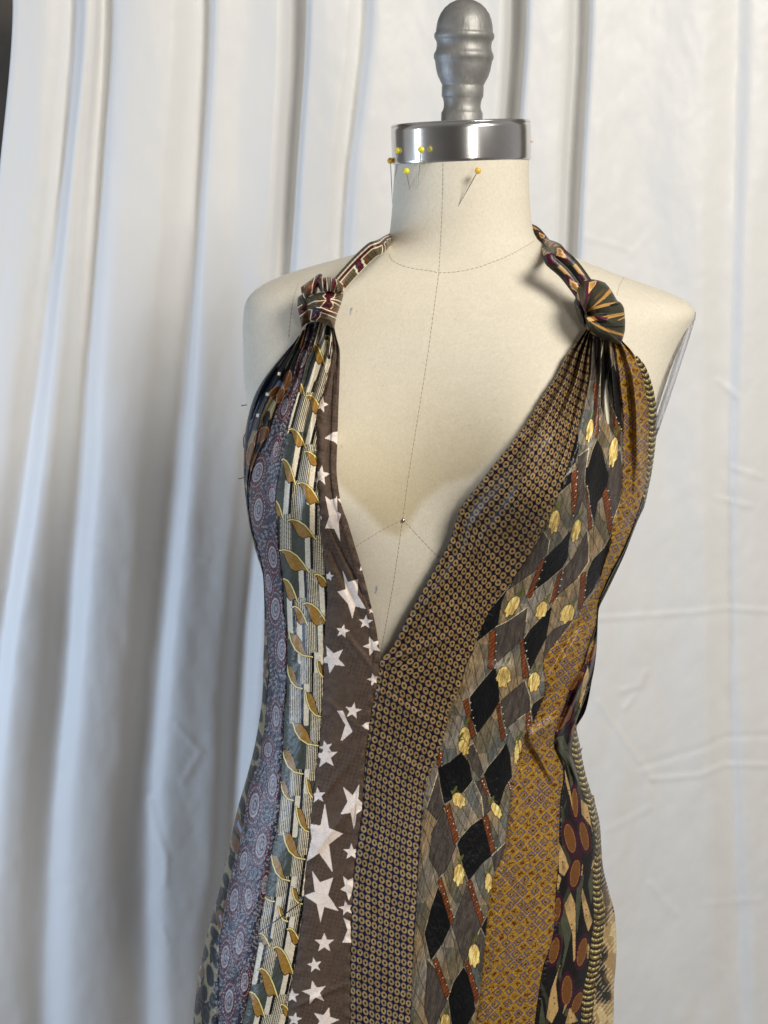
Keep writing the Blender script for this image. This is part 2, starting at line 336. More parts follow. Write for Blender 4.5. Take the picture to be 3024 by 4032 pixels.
S2 = [(1256, 1262), (1243, 1322), (1228, 1372), (1203, 1427), (1188, 1496), (1173, 1546), (1151, 1621), (1139, 1670), (1124, 1745), (1109, 1805), (1099, 1869), (1086, 1974), (1091, 2059), (1099, 2168), (1114, 2283), (1119, 2397), (1131, 2472), (1131, 2621), (1129, 2720), (1119, 2805), (1116, 2950), (1110, 3007), (1105, 3131), (1098, 3210), (1083, 3305), (1068, 3365), (1053, 3469), (1041, 3544), (1026, 3628), (1006, 3777), (993, 3852), (976, 3926), (954, 4032), (920, 4200)]
S3 = [(1308, 1280), (1313, 1347), (1305, 1412), (1293, 1472), (1278, 1531), (1258, 1586), (1248, 1646), (1248, 1770), (1251, 1880), (1258, 1974), (1268, 2128), (1283, 2248), (1290, 2322), (1283, 2437), (1275, 2546), (1275, 2646), (1270, 2770), (1265, 2869), (1255, 2960), (1242, 3066), (1227, 3206), (1217, 3305), (1207, 3404), (1197, 3529), (1187, 3628), (1172, 3728), (1155, 3842), (1138, 3926), (1132, 4032), (1125, 4200)]
S4 = [(1316, 1290), (1330, 1347), (1339, 1377), (1338, 1447), (1333, 1596), (1329, 1720), (1325, 1850), (1333, 1925), (1343, 1984), (1367, 2049), (1397, 2148), (1420, 2223), (1440, 2298), (1462, 2387), (1479, 2462), (1494, 2556), (1499, 2591)]
S45 = [(1499, 2591), (1494, 2626), (1482, 2705), (1464, 2795), (1452, 2884), (1442, 2950), (1433, 3071), (1424, 3206), (1406, 3330), (1391, 3479), (1384, 3628), (1381, 3827), (1380, 4032), (1378, 4200)]
S5 = [(2312, 1295), (2282, 1330), (2249, 1372), (2224, 1407), (2199, 1462), (2149, 1536), (2104, 1611), (2065, 1675), (2000, 1762), (1928, 1850), (1888, 1905), (1858, 1940), (1826, 1979), (1798, 2039), (1773, 2128), (1739, 2193), (1699, 2263), (1649, 2352), (1609, 2422), (1575, 2491), (1555, 2531), (1530, 2571), (1499, 2591)]
S6 = [(2331, 1300), (2323, 1397), (2318, 1472), (2298, 1571), (2283, 1646), (2271, 1705), (2254, 1770), (2239, 1820), (2219, 1880), (2191, 1964), (2161, 2034), (2132, 2089), (2102, 2148), (2067, 2208), (2037, 2253), (2002, 2307), (1967, 2352), (1933, 2397), (1908, 2447), (1883, 2501), (1858, 2571), (1833, 2626), (1813, 2705), (1773, 2785), (1754, 2869), (1730, 2960), (1703, 3020), (1673, 3099), (1662, 3245), (1650, 3372), (1635, 3627), (1622, 3828), (1615, 4032), (1608, 4200)]
S7 = [(2405, 1310), (2415, 1357), (2423, 1422), (2438, 1546), (2450, 1646), (2451, 1795), (2450, 1880), (2442, 1974), (2432, 2014), (2412, 2059), (2405, 2114), (2392, 2173), (2372, 2238), (2352, 2312), (2323, 2352), (2293, 2392), (2268, 2432), (2248, 2462), (2218, 2491), (2178, 2541), (2146, 2586), (2136, 2626), (2142, 2670), (2146, 2710), (2139, 2745), (2119, 2795), (2104, 2835), (2074, 2870), (2060, 2919), (2050, 2960), (2043, 3007), (2018, 3061), (2008, 3156), (1993, 3280), (1983, 3365), (1954, 3419), (1939, 3479), (1924, 3554), (1914, 3653), (1904, 3777), (1891, 3902), (1874, 4032), (1855, 4200)]
S8 = [(2440, 1335), (2470, 1362), (2497, 1392), (2512, 1437), (2532, 1486), (2542, 1546), (2554, 1621), (2554, 1720), (2552, 1795), (2544, 1880), (2537, 1930), (2517, 1999), (2487, 2084), (2447, 2173), (2407, 2248), (2372, 2327), (2357, 2377), (2350, 2447), (2328, 2511), (2308, 2566), (2298, 2611), (2278, 2651), (2253, 2680), (2233, 2745), (2218, 2790), (2198, 2845), (2183, 2894), (2180, 2940), (2200, 2985), (2219, 3035), (2217, 3081), (2207, 3131), (2202, 3280), (2201, 3355), (2195, 3429), (2187, 3529), (2182, 3643), (2167, 3728), (2143, 3787), (2128, 3862), (2118, 3926), (2105, 4032), (2090, 4200)]
SR = [(2505, 1395), (2540, 1440), (2560, 1490), (2576, 1550), (2585, 1620), (2586, 1690), (2580, 1760), (2568, 1850), (2552, 1930), (2541, 1980), (2512, 2045), (2462, 2173), (2397, 2312), (2357, 2402), (2350, 2546), (2333, 2670), (2308, 2790), (2268, 2864), (2280, 2919), (2302, 3031), (2341, 3171), (2361, 3240), (2374, 3409), (2396, 3504), (2421, 3603), (2428, 3728), (2418, 3877), (2416, 4032), (2412, 4200)]
S9 = [(2322, 2720), (2296, 2800), (2262, 2872), (2252, 2962), (2272, 3031), (2287, 3096), (2312, 3166), (2332, 3240), (2346, 3320), (2342, 3379), (2334, 3429), (2337, 3529), (2339, 3628), (2329, 3703), (2319, 3802), (2302, 3877), (2292, 3951), (2287, 4032), (2280, 4200)]
S10 = [(2325, 2720), (2306, 2792), (2270, 2864), (2281, 2919), (2302, 3031), (2340, 3171), (2349, 3240), (2353, 3305), (2366, 3404), (2368, 3504), (2381, 3603), (2376, 3678), (2361, 3802), (2346, 3877), (2339, 3951), (2331, 4032), (2325, 4200)]
def edge(S):
    p = A(S); yy = np.linspace(p[0, 1], p[-1, 1], 600); xx = smooth(pchip(p[:, 1], p[:, 0], yy), 3)
    return lambda y: np.interp(y, yy, xx)

# ---------------------------------------------------------------- the dress
def dye(c): return np.clip(1.30 * lin(c) ** 1.18, 0, .88)      # cloth colours as seen in even light -> reflectance
dress = thing("halter_dress", "long halter dress pieced from patterned neckties with knotted shoulder straps on the form", "dress", (0.0, 0.0, 0.72))
class Pt: pass
def panel(name, SL, SRr, ribs, painter, material, label, pleat=None, wr=1.0, puff=.0032, lift=0.0, dens=1.7, edge_drop=.006, hem=""):
    eL = edge(SL); eR = edge(SRr); rb = A(ribs)
    kk = np.linspace(0, 1, len(rb))
    kf = np.linspace(0, 1, 400)
    yl = pchip(kk, rb[:, 0], kf); yr = pchip(kk, rb[:, 1], kf)
    cx = (eL(yl) + eR(yr)) / 2; cy = (yl + yr) / 2
    arc = np.r_[0, np.cumsum(np.hypot(np.diff(cx), np.diff(cy)))]
    nv = int(arc[-1] / 3.94 * dens); q = np.linspace(0, arc[-1], nv)
    yl = np.interp(q, arc, yl); yr = np.interp(q, arc, yr)
    xl = eL(yl); xr = eR(yr); W = np.hypot(xr - xl, yr - yl)
    nu = max(14, int(W.max() / 3.94 * dens))
    u = np.linspace(0, 1, nu)
    x = xl[:, None] * (1 - u) + xr[:, None] * u; y = yl[:, None] * (1 - u) + yr[:, None] * u
    P = cast(x, y, dress_depth)
    U = np.broadcast_to(u, x.shape); T = np.broadcast_to(q[:, None], x.shape); Wd = np.broadcast_to(W[:, None], x.shape); K = T / arc[-1]
    win = 1 - np.abs(2 * U - 1) ** 6
    off = lift + puff * (1 - np.abs(2 * U - 1) ** 5) * np.clip(Wd / 120, .25, 1)
    off = off + win * wr * (.0026 * fbm(x / 120, y / 420, 2) + .0016 * fbm((x + y * .6) / 60, (y - x * .6) / 160, 6) + .0007 * fbm(x / 22, y / 40, 8))
    if pleat is not None: off = off + win * 1.5 * pleat(U, T, x, y)
    dl_, dr_ = U * Wd, (1 - U) * Wd
    near = np.exp(-(np.minimum(dl_, dr_) / 26.0) ** 2)
    off = off + .0008 * near * (fbm(x / 14, y / 13, 31) * 2.2)                       # puckers along the stitching
    for sd, dist in (("L", dl_), ("R", dr_)):
        if sd in hem: off = off + .0016 * (1 - sstep(22, 30, dist)) + .0007 * near * np.sin(T / 9.0)
    P = toward_cam(P, off)
    p = Pt(); p.x = x.ravel(); p.y = y.ravel(); p.u = U.ravel(); p.t = T.ravel(); p.w = Wd.ravel(); p.s = ((U - .5) * Wd).ravel(); p.k = K.ravel()
    c = painter(p); c = c * (1 + .16 * (noise(p.x / 2.3, p.y / 2.3, 41) - .5))[:, None]; c = c.reshape(nv, nu, 3)
    # folded-under edges
    dl = toward_cam(P[:, :1], np.full((nv, 1), -edge_drop)); dr = toward_cam(P[:, -1:], np.full((nv, 1), -edge_drop))
    P = np.concatenate([dl, P, dr], 1); c = np.concatenate([c[:, :1], c, c[:, -1:]], 1)
    return mesh_np(name, P, grid_faces(nv, nu + 2, flip=True), material, dress, dye(c), label=label)

def star_pts(cx, cy, r, rot=0, inner=.42, sy=1.0):
    return [(cx + (r if i % 2 == 0 else r*inner) * math.sin(math.radians(rot + 36*i)), cy - sy * (r if i % 2 == 0 else r*inner) * math.cos(math.radians(rot + 36*i))) for i in range(10)]
def paint_stars(p):
    n = len(p.x); c = flat(n, (94, 80, 70))
    c += 7 * fbm(p.x / 14, p.y / 14, 4)[:, None] * 2
    # small tone-on-tone stars
    gx = (p.x * .92 + p.y * .25) / 15.0; gy = (p.y * .95 - p.x * .2) / 15.0
    fx = gx - np.floor(gx) - .5; fy = gy - np.floor(gy) - .5; a = np.arctan2(fy, fx); r = np.hypot(fx, fy)
    m = (r < .27 + .13 * np.cos(5 * a)) & (noise(gx / 4, gy / 4, 2) > .42)
    c[m] -= 11
    S = (224, 208, 200)
    for cx, cy, r, rot, sy in [(735, 1495, 60, 15, 1.1), (730, 2055, 75, 8, 1.1)]: fill(c, p.x, p.y, star_pts(*z2([(cx, cy)])[0], r / 2.011, rot, sy=sy), S)
    fill(c, p.x, p.y, z2([(760, 1760), (825, 1715), (880, 1705), (880, 1830), (865, 1815), (840, 1790)]), S)
    for cx, cy, r, rot in [(725, 378, 22, 0), (795, 842, 42, 10), (1085, 1205, 58, 5), (1130, 1115, 24, 0), (903, 1278, 58, 12), (1140, 1395, 80, -20), (822, 1500, 115, -25), (1150, 1660, 55, -15), (985, 1908, 68, 10), (770, 2200, 60, -15)]:
        fill(c, p.x, p.y, star_pts(*z4([(cx, cy)])[0], r / 2.011, rot), S)
    for poly in [[(765, 207), (805, 238), (850, 225), (858, 205), (862, 330), (890, 352), (872, 420), (885, 568), (838, 470), (765, 462), (797, 370)], [(860, 230), (892, 228), (895, 268)],
                 [(903, 797), (945, 888), (1025, 866), (1022, 990), (1090, 1102), (1003, 1082), (980, 1178), (945, 1060), (862, 965), (928, 945)],
                 [(858, 1905), (905, 1910), (950, 2010), (982, 2072), (900, 2145), (888, 2140), (925, 2020)], [(1055, 2025), (1090, 2000), (1115, 1996), (1110, 2060), (1085, 2050)], [(1045, 760), (1060, 790), (1040, 800)]]:
        fill(c, p.x, p.y, z4(poly), S)
    for cx, cy, r, rot in [(1172, 95, 98, -4), (1110, 402, 66, -5), (1375, 850, 68, 0), (1335, 1295, 62, -10), (1160, 1570, 82, 0), (1083, 1745, 62, -10), (1083, 1962, 100, -12), (905, 1990, 60, 0), (925, 2175, 60, 10), (1170, 2185, 110, 15)]:
        fill(c, p.x, p.y, star_pts(*z7([(cx, cy)])[0], r / 2.011, rot), S)
    for poly in [[(1440, 308), (1428, 430), (1460, 460), (1455, 520), (1415, 550), (1395, 675), (1370, 540), (1288, 552), (1345, 450), (1308, 333), (1385, 400)],
                 [(1165, 462), (1197, 660), (1308, 705), (1197, 790), (1228, 1013), (1120, 860), (1020, 925), (1060, 740), (1045, 628), (1130, 640)],
                 [(1063, 995), (1125, 1090), (1230, 1052), (1190, 1190), (1273, 1318), (1160, 1285), (1130, 1408), (1100, 1260), (1000, 1195), (1085, 1165)],
                 [(1308, 1042), (1350, 1075), (1395, 1050), (1385, 1160), (1355, 1238), (1335, 1170), (1287, 1145), (1325, 1120)], [(1313, 1372), (1365, 1400), (1376, 1568), (1303, 1566), (1345, 1470)]]:
        fill(c, p.x, p.y, z7(poly), S)
    return c
def paint_rings(p):
    n = len(p.x); c = flat(n, (17, 19, 42)) + A((8, 11, 24)) * sstep(.45, .75, p.k)[:, None]; N = 10.0  # navy darker above, bluer below: uneven light painted into the dye
    N = np.interp(p.k, [0, .45, .7, 1], [11.5, 12, 10.2, 9.6]); gx = 20 + (p.u - .5 + .018 * np.sin(p.t / 60) * np.sin(p.u * 6)) * N; gy = (p.t - .34 * p.s * sstep(.42, .66, p.k)) / 31.5 + .06 * np.sin(p.u * 7)
    fx = gx - np.floor(gx) - .5; fy = gy - np.floor(gy) - .5
    r = np.hypot(fx, fy * 1.02)
    g = noise(np.floor(gx) * 3.1, np.floor(gy) * 2.7, 1)[:, None] * 20 - 10
    m = (r < .435) & (r > .17); c[m] = (A((142, 119, 82)) + A((4, 10, 14)) * sstep(.45, .75, p.k)[:, None] + g)[m]  # ring gold carries the same painted light, greyer lower down
    c[r <= .15] = (12, 12, 22)
    return c
LEAF_A = A([(0, 0), (.17, -.05), (.38, .03), (.6, .24), (.81, .59), (1, 1), (.77, .88), (.55, .97), (.38, .82), (.25, .47), (.17, .18)])
LEAF_B = A([(0, 0), (.15, .05), (.33, .07), (.55, .37), (.67, .74), (.82, .95), (1, 1), (.58, .93), (.27, .70), (.09, .37)])
def paint_leaves(p):
    n = len(p.x); c = flat(n, (76, 81, 73)); x, y = p.x, p.y
    c += 16 * fbm((x + y * .3) / 30, y / 60, 5)[:, None]; c += 10 * np.sin((x * .8 + y * .6) / 3.2)[:, None] * (noise(x / 25, y / 25, 3)[:, None] - .3)
    up = z2([(735, 1180), (600, 1440), (690, 960), (830, 1000), (610, 1830), (700, 1980)]); CR = (206, 197, 178); BK = (24, 24, 28)
    A_l = [z2(q) for q in [((655, 1018), (762, 1182)), ((770, 950), (832, 1010)), ((545, 1315), (602, 1425)), ((618, 1425), (745, 1575)), ((478, 1692), (612, 1838)), ((598, 1870), (735, 1985)), ((415, 1935), (530, 2125))]]
    A_l += [z4(q) for q in [((548, 108), (728, 280)), ((350, 245), (428, 378)), ((468, 400), (688, 548)), ((398, 640), (638, 812)), ((680, 832), (800, 935)), ((420, 872), (545, 1042)), ((588, 1062), (790, 1240)), ((505, 1088), (625, 1232))]]
    B_l = [z4(q) for q in [((478, 1290), (664, 1482)), ((462, 1545), (582, 1732)), ((700, 1510), (768, 1645)), ((608, 1755), (748, 1958)), ((508, 1998), (715, 2185))]]
    B_l += [z7(q) for q in [((828, 30), (990, 232)), ((812, 278), (915, 442)), ((1018, 270), (1090, 425)), ((938, 495), (1060, 695)), ((834, 688), (1005, 908)), ((738, 865), (885, 1078)), ((905, 1130), (985, 1262)), ((685, 1190), (765, 1242)), ((798, 1285), (870, 1400))]]
    C_l = [z7(q) for q in [((640, 1500), (725, 1595)), ((868, 1462), (975, 1590)), ((758, 1610), (920, 1835)), ((638, 1783), (792, 2005)), ((553, 1968), (692, 2165)), ((812, 2062), (900, 2160))]]
    zz = 1 / 2.011
    lean = lambda yy: np.interp(yy, [1300, 1500, 1700, 2000, 2300, 3000, 3600, 4032], [-.35, -.30, -.22, .0, .05, -.05, -.17, -.24])
    def bars(E, side, L):
        ex, ey = E; dy = y - ey; sx = x - ex - lean(ey) * dy * 1.0
        m = (dy > -14) & (dy < L)
        if side < 0: o = sx / zz + 62
        else: o = -(sx / zz) + 24
        q = m & (o > -22) & (o < 18) & (dy < L + 4 - ((o + 2) / 20) ** 2 * 10); c[q] = CR
        q = m & (o >= 18) & (o < 42); c[q] = BK
        q = m & (o >= 42) & (o < 128) & (dy < L - 8)
        s = (np.abs(((o - 42) / 14.5) % 1 - .5) < .17 + .10 * np.clip(1 - (o - 42) / 86, 0, 1))
        c[q] = (200, 190, 168); c[q & s] = BK
    for s, e in A_l: bars(e, -1, 150)
    for s, e in B_l: bars((e[0] + 4, e[1] - 4), 1, 150)
    for s, e in C_l: bars(e, -1, 150)
    def leaf(s, e, tpl, kind):
        v = A(e) - A(s); P = [(s[0] + a * v[0], s[1] + b * v[1]) for a, b in tpl]
        g = A((154, 120, 60)) + 22 * fbm(x / 12, y / 9, 7)[:, None]
        fill(c, x, y, P, g)
        stroke(c, x, y, P + [P[0]], 3.0, BK)
        if kind == 'A': l = P[:6]
        else: l = [P[0]] + P[:5:-1]
        stroke(c, x, y, l, 9.0, BK); stroke(c, x, y, l, 5.2, (228, 205, 140))
    for s, e in A_l: leaf(s, e, LEAF_A, 'A')
    for s, e in B_l: leaf(s, e, LEAF_B, 'B')
    for s, e in C_l: leaf(s, e, LEAF_A, 'A')
    stroke(c, x, y, z7([(650, 1480), (770, 1400), (1000, 1230)]), 4, BK)
    # three cream stripes under the knot
    for o in (0, 22, 44): stroke(c, x, y, z2([(728 + o, 850), (700 + o * .95, 950), (682 + o * .8, 1010)]), 6.5, CR)
    fill(c, x, y, z2([(820, 890), (840, 950), (830, 1100), (800, 1240), (770, 1240), (760, 1180), (790, 1080)]), CR)
    for o in (0, 18, 34): stroke(c, x, y, z2([(782 + o, 1000), (775 + o * .9, 1080), (790 + o * .3, 1130)]), 4.5, BK)
    return c
def paint_paisley(p):
    x, y = p.x, p.y; n = len(x); c = flat(n, (50, 50, 66)); c += 24 * fbm(x / 30, y / 60, 3)[:, None]
    SV = A((150, 144, 145)); RD = A((96, 42, 50)); DK = A((44, 40, 58))
    gx = x / 17.0 + .8 * np.sin(y / 23.0); gy = y / 19.0 + .6 * np.sin(x / 19.0)
    fx = gx - np.floor(gx) - .5; fy = gy - np.floor(gy) - .5; r = np.hypot(fx, fy); h = noise(np.floor(gx) * 5.3, np.floor(gy) * 3.7, 6)
    a = np.arctan2(fy, fx) + h * 6.28
    q = (r > .22) & (r < .40) & (np.cos(a) > -.55) & (h > .25); c[q] = SV * (.75 + .35 * noise(x / 5, y / 5)[q, None])
    q = (r < .12) & (h > .5); c[q] = SV
    vein = np.abs(np.sin(x / 21.0 + 1.5 * np.sin(y / 37.0))) < .13; c[vein] = .6 * c[vein] + .4 * SV
    med = [z2([(cx, cy)])[0] + (rx, ry, ro) for cx, cy, rx, ry, ro in [(590, 1130, 48, 130, 16), (445, 1510, 48, 120, 14), (230, 2030, 72, 140, 16), (375, 1850, 42, 110, 8), (530, 1330, 30, 90, 14), (620, 950, 30, 70, 20)]]
    med += [z4([(cx, cy)])[0] + (rx, ry, ro) for cx, cy, rx, ry, ro in [(235, 315, 68, 155, 4), (345, 200, 50, 100, 0), (350, 690, 66, 150, -6), (370, 1100, 68, 150, 0), (420, 1425, 66, 150, 2), (318, 900, 45, 130, -8), (375, 1950, 55, 140, -2)]]
    med += [z7([(cx, cy)])[0] + (rx, ry, ro) for cx, cy, rx, ry, ro in [(715, 40, 60, 100, 5), (750, 320, 66, 150, 4), (605, 480, 74, 170, 8), (660, 800, 78, 170, 10), (520, 920, 55, 125, 10), (690, 1110, 48, 130, 8), (445, 1230, 62, 155, 8), (560, 1220, 58, 140, 0), (490, 1570, 62, 155, 6), (375, 1680, 62, 155, 6), (405, 2030, 68, 160, 4), (530, 1880, 58, 130, 4)]]
    for cx, cy, rx, ry, ro in med:
        rx /= 2.011; ry /= 2.011; a = math.radians(ro); dx = x - cx; dy = y - cy
        U = (dx*math.cos(a) + dy*math.sin(a)) / rx; Vv = (-dx*math.sin(a) + dy*math.cos(a)) / ry; U = U / .86; r = np.hypot(U, Vv); th = np.arctan2(Vv, U)
        j = np.nonzero(r < 1.06 + .05 * np.cos(th * 18))[0]; rr = r[j]; tt = th[j]; k = c[j]
        k[:] = RD
        k[(rr < .93)] = DK; k[(rr < .90) & (rr > .80) & (np.cos(tt * 26) > -.2)] = SV
        k[rr < .78] = RD; k[(rr < .76) & (rr > .60) & (np.cos(tt * 14) > .3)] = DK
        k[rr < .58] = SV * 1.05; k[(rr < .46)] = DK * 1.35; k[(rr < .40)] = SV * .95
        sp = np.abs(rr - .2 - .08 * np.cos(tt)) < .05; k[sp] = DK * 1.5
        c[j] = k
    c *= (.94 + .12 * noise(x / 4, y / 4, 2))[:, None]
    return c
def paint_argyle(p):
    x, y = p.x, p.y; n = len(x); c = flat(n, (122, 116, 104)); c += 30 * fbm(x / 70, y / 120, 4)[:, None] + A((6, 0, -8)) * np.sin(x / 33 + y / 57)[:, None]
    q = (x - .36 * y + 14 * np.sin(y / 60)) / 40; ci = np.floor(q); cj = np.floor((y + 60 * noise(ci * 3.3, ci, 2)) / 150); tone = noise(ci * 5.1, cj * 3.7, 4)
    c += np.where(tone[:, None] > .5, A((12, 6, 0)), A((-20, -17, -16))); c[np.abs(q - ci - .5) > .465] = (62, 54, 46)
    GY = A((80, 73, 68)); BK = A((15, 15, 18)); OR = A((112, 64, 34)); TU = A((206, 180, 116)); GN = A((92, 98, 52)); CRM = A((190, 178, 150))
    grey = [z5(q) for q in [[(1290, 490), (1335, 560), (1320, 665), (1220, 800), (1010, 945), (1080, 815), (1150, 715)], [(905, 1245), (1000, 1200), (1165, 1085), (1150, 1200), (1130, 1310), (1050, 1410), (900, 1540), (905, 1400), (880, 1290)],
            [(1140, 1670), (1180, 1790), (1190, 1900), (1080, 1980), (990, 2045), (960, 1930), (950, 1830), (1030, 1760)]]]
    grey += [z6(q) for q in [[(830, 480), (842, 600), (840, 730), (760, 850), (590, 995), (610, 860), (650, 780), (720, 690)], [(1120, 20), (1090, 250), (1030, 420), (1005, 520), (995, 300), (975, 110), (1040, 20)], [(720, 1190), (640, 1300), (480, 1520), (505, 1330), (570, 1260)], [(720, 0), (815, 0), (820, 140), (760, 330), (715, 400), (745, 180)]]]
    grey += [z8(q) for q in [[(100, 505), (160, 650), (195, 790), (120, 980), (60, 1045), (-20, 900), (0, 700)], [(260, 30), (330, -10), (360, 60), (405, 210), (380, 265), (325, 200), (300, 120)], [(335, 290), (395, 420), (410, 570), (475, 510), (430, 400), (390, 290)],
            [(280, 1105), (330, 1220), (392, 1440), (300, 1650), (250, 1725), (200, 1560), (160, 1430), (230, 1250)], [(475, 880), (600, 760), (590, 880), (500, 1000)], [(-30, 1700), (80, 1830), (125, 2020), (60, 2150), (0, 2300), (-60, 2100)], [(-40, 500), (60, 190), (100, 480), (40, 600)], [(395, 1450), (440, 1530), (420, 1700), (390, 1800), (300, 1700)]]]
    grey += [z3(q) for q in [[(660, 960), (760, 980), (730, 1150), (700, 1290), (650, 1300), (640, 1200)], [(560, 1900), (640, 1840), (620, 2000), (590, 2212), (540, 2212), (545, 2050)], [(800, 1990), (880, 1850), (905, 2000), (910, 2212), (780, 2212)]]]
    black = [z5(q) for q in [[(1330, 660), (1430, 570), (1505, 470), (1490, 570), (1480, 690), (1440, 775), (1320, 880), (1195, 975), (1250, 860), (1285, 700)], [(1355, 1070), (1335, 1200), (1310, 1330), (1250, 1450), (1180, 1590), (1140, 1460), (1130, 1340), (1180, 1260), (1270, 1170)],
             [(905, 1550), (930, 1690), (940, 1830), (890, 1920), (760, 2095), (710, 1960), (700, 1800), (780, 1700)], [(1010, 930), (960, 1040), (925, 1230), (780, 1345), (740, 1400), (790, 1250), (850, 1120)], [(1400, 200), (1440, 60), (1520, 10), (1510, 100)]]]
    black += [z3(q) for q in [[(835, 1165), (860, 1250), (895, 1450), (908, 1720), (870, 1640), (815, 1480), (785, 1350), (800, 1230)], [(705, 1770), (745, 1840), (770, 1950), (800, 2060), (770, 2190), (720, 2260), (640, 2260), (605, 2100), (640, 1950), (670, 1850)], [(490, 1800), (555, 1720), (562, 1850), (530, 1960), (420, 2110), (460, 1980)], [(735, 1150), (770, 1000), (785, 1250), (760, 1600), (730, 1500)]]]
    black += [z6(q) for q in [[(815, -20), (970, 0), (985, 100), (920, 230), (880, 425), (850, 300), (840, 180), (810, 80)], [(1025, 500), (990, 640), (940, 830), (870, 960), (785, 1070), (810, 950), (830, 800), (870, 710), (960, 620)], [(500, 1780), (450, 1880), (400, 2020), (380, 1900), (400, 1850)]]]
    black += [z8(q) for q in [[(45, 185), (140, 140), (235, 60), (300, 150), (322, 290), (250, 380), (98, 475), (70, 350)], [(590, -20), (622, 80), (637, 250), (580, 340), (530, 505), (460, 410), (408, 240), (440, 180), (540, 60)], [(395, 580), (430, 680), (475, 880), (400, 940), (290, 1085), (240, 950), (198, 790), (230, 730), (310, 640)],
              [(50, 1120), (110, 1280), (148, 1440), (80, 1590), (-10, 1720), (-60, 1500), (-10, 1300)], [(250, 1760), (290, 1830), (335, 2000), (345, 2110), (260, 2260), (160, 2260), (128, 2010), (170, 1880)], [(450, 1330), (440, 1560), (388, 1450)]]]
    orange = [z5(q) for q in [[(1305, 690), (1260, 730), (1145, 1015), (1190, 1010), (1240, 880)], [(1440, 785), (1400, 830), (1338, 1060), (1380, 1030), (1420, 870)], [(908, 1265), (860, 1290), (843, 1570), (892, 1585), (905, 1400)], [(1130, 1335), (1102, 1350), (1122, 1660), (1172, 1635), (1140, 1470)],
              [(692, 1808), (648, 1835), (718, 2135), (750, 2100), (710, 1950)], [(942, 1848), (912, 1870), (953, 2155), (987, 2110), (950, 1960)], [(1178, 1895), (1148, 1930), (1150, 2060), (1192, 2030)], [(1550, 10), (1508, 60), (1512, 380), (1548, 280)]]]
    orange += [z6(q) for q in [[(815, 85), (838, 485), (868, 460), (850, 300)], [(978, 125), (948, 200), (1000, 510), (1028, 460), (1010, 250)], [(818, 805), (778, 830), (752, 1115), (792, 1080), (815, 960)]]]
    orange += [z3(q) for q in [[(718, 1285), (678, 1330), (688, 1765), (717, 1720), (717, 1400)], [(798, 1475), (880, 1810), (892, 1700), (840, 1560)], [(545, 1995), (498, 2060), (520, 2240), (552, 2240)]]]
    orange += [z8(q) for q in [[(55, 20), (92, 60), (72, 175), (38, 160)], [(103, 495), (142, 468), (213, 740), (180, 795)], [(397, 572), (442, 558), (503, 830), (470, 865)], [(382, 272), (412, 258), (452, 400), (430, 405)], [(47, 1085), (77, 1048), (173, 1380), (150, 1435)], [(278, 1092), (312, 1068), (408, 1380), (390, 1445)], [(5, 1705), (42, 1688), (143, 1970), (110, 2015)], [(257, 1722), (292, 1708), (378, 2000), (350, 2055)], [(598, 290), (632, 300), (622, 365)]]]
    # fine sub-lines through the light diamonds
    for q in grey + black:
        q = A(q); ce = q.mean(0); stroke(c, x, y, [tuple(q[0] + (ce - q[0]) * -.4), tuple(q[0])], 2.2, (60, 54, 48)); stroke(c, x, y, [tuple(q[len(q)//2]), tuple(q[len(q)//2] + (q[len(q)//2] - ce) * .8)], 2.2, (60, 54, 48))
    for q in grey:
        fill(c, x, y, q, np.tile(GY, (n, 1)) + 14 * fbm(x / 9, y / 30, 3)[:, None]); stroke(c, x, y, list(q) + [q[0]], 2.6, (52, 47, 42)); stroke(c, x, y, q[:len(q)//2], 2.6, CRM)
    for q in black: fill(c, x, y, q, np.tile(BK, (n, 1)) + 26 * np.clip(fbm((x + .5*y) / 9, (y - .5*x) / 34, 8), 0, 1)[:, None]); stroke(c, x, y, list(q[len(q)//2:]) + [q[0]], 2.4, (150, 140, 118))
    for q in orange:
        fill(c, x, y, q, np.tile(OR, (n, 1)) + 12 * np.sin((x + y) / 2.6)[:, None]); stroke(c, x, y, list(q) + [q[0]], 2.2, (38, 28, 24))
        q = A(q); k = q.shape[0]; a, b = q[0], q[-2 if k > 4 else 2]
        for f in np.linspace(.12, .95, 5): m = a + (b - a) * f; ell(c, x, y, m[0] + 5, m[1], 2.0, 2.0, 0, A((225, 218, 200)))
    tul = [z5([(cx, cy)])[0] + (rx, ry, ro) for cx, cy, rx, ry, ro in [(1375, 410, 45, 90, 8), (1545, 480, 38, 88, 14), (1040, 1080, 46, 88, 32), (1272, 1110, 45, 70, 20), (1475, 1140, 58, 76, 25), (972, 1640, 60, 82, 8), (1212, 1680, 52, 76, 10), (662, 2120, 48, 84, 4), (1090, 2190, 30, 60, 0)]]
    tul += [z3([(cx, cy)])[0] + (rx, ry, ro) for cx, cy, rx, ry, ro in [(648, 1700, 30, 90, 8), (835, 1870, 38, 115, 8)]]
    tul += [z8([(cx, cy)])[0] + (rx, ry, ro) for cx, cy, rx, ry, ro in [(215, 440, 52, 62, -30), (512, 520, 34, 66, -30), (216, 1030, 48, 84, 2), (450, 1090, 32, 72, 0), (335, 1670, 50, 88, 0), (672, 70, 20, 85, 4), (252, 20, 42, 62, -20), (110, 2190, 40, 60, 0)]]
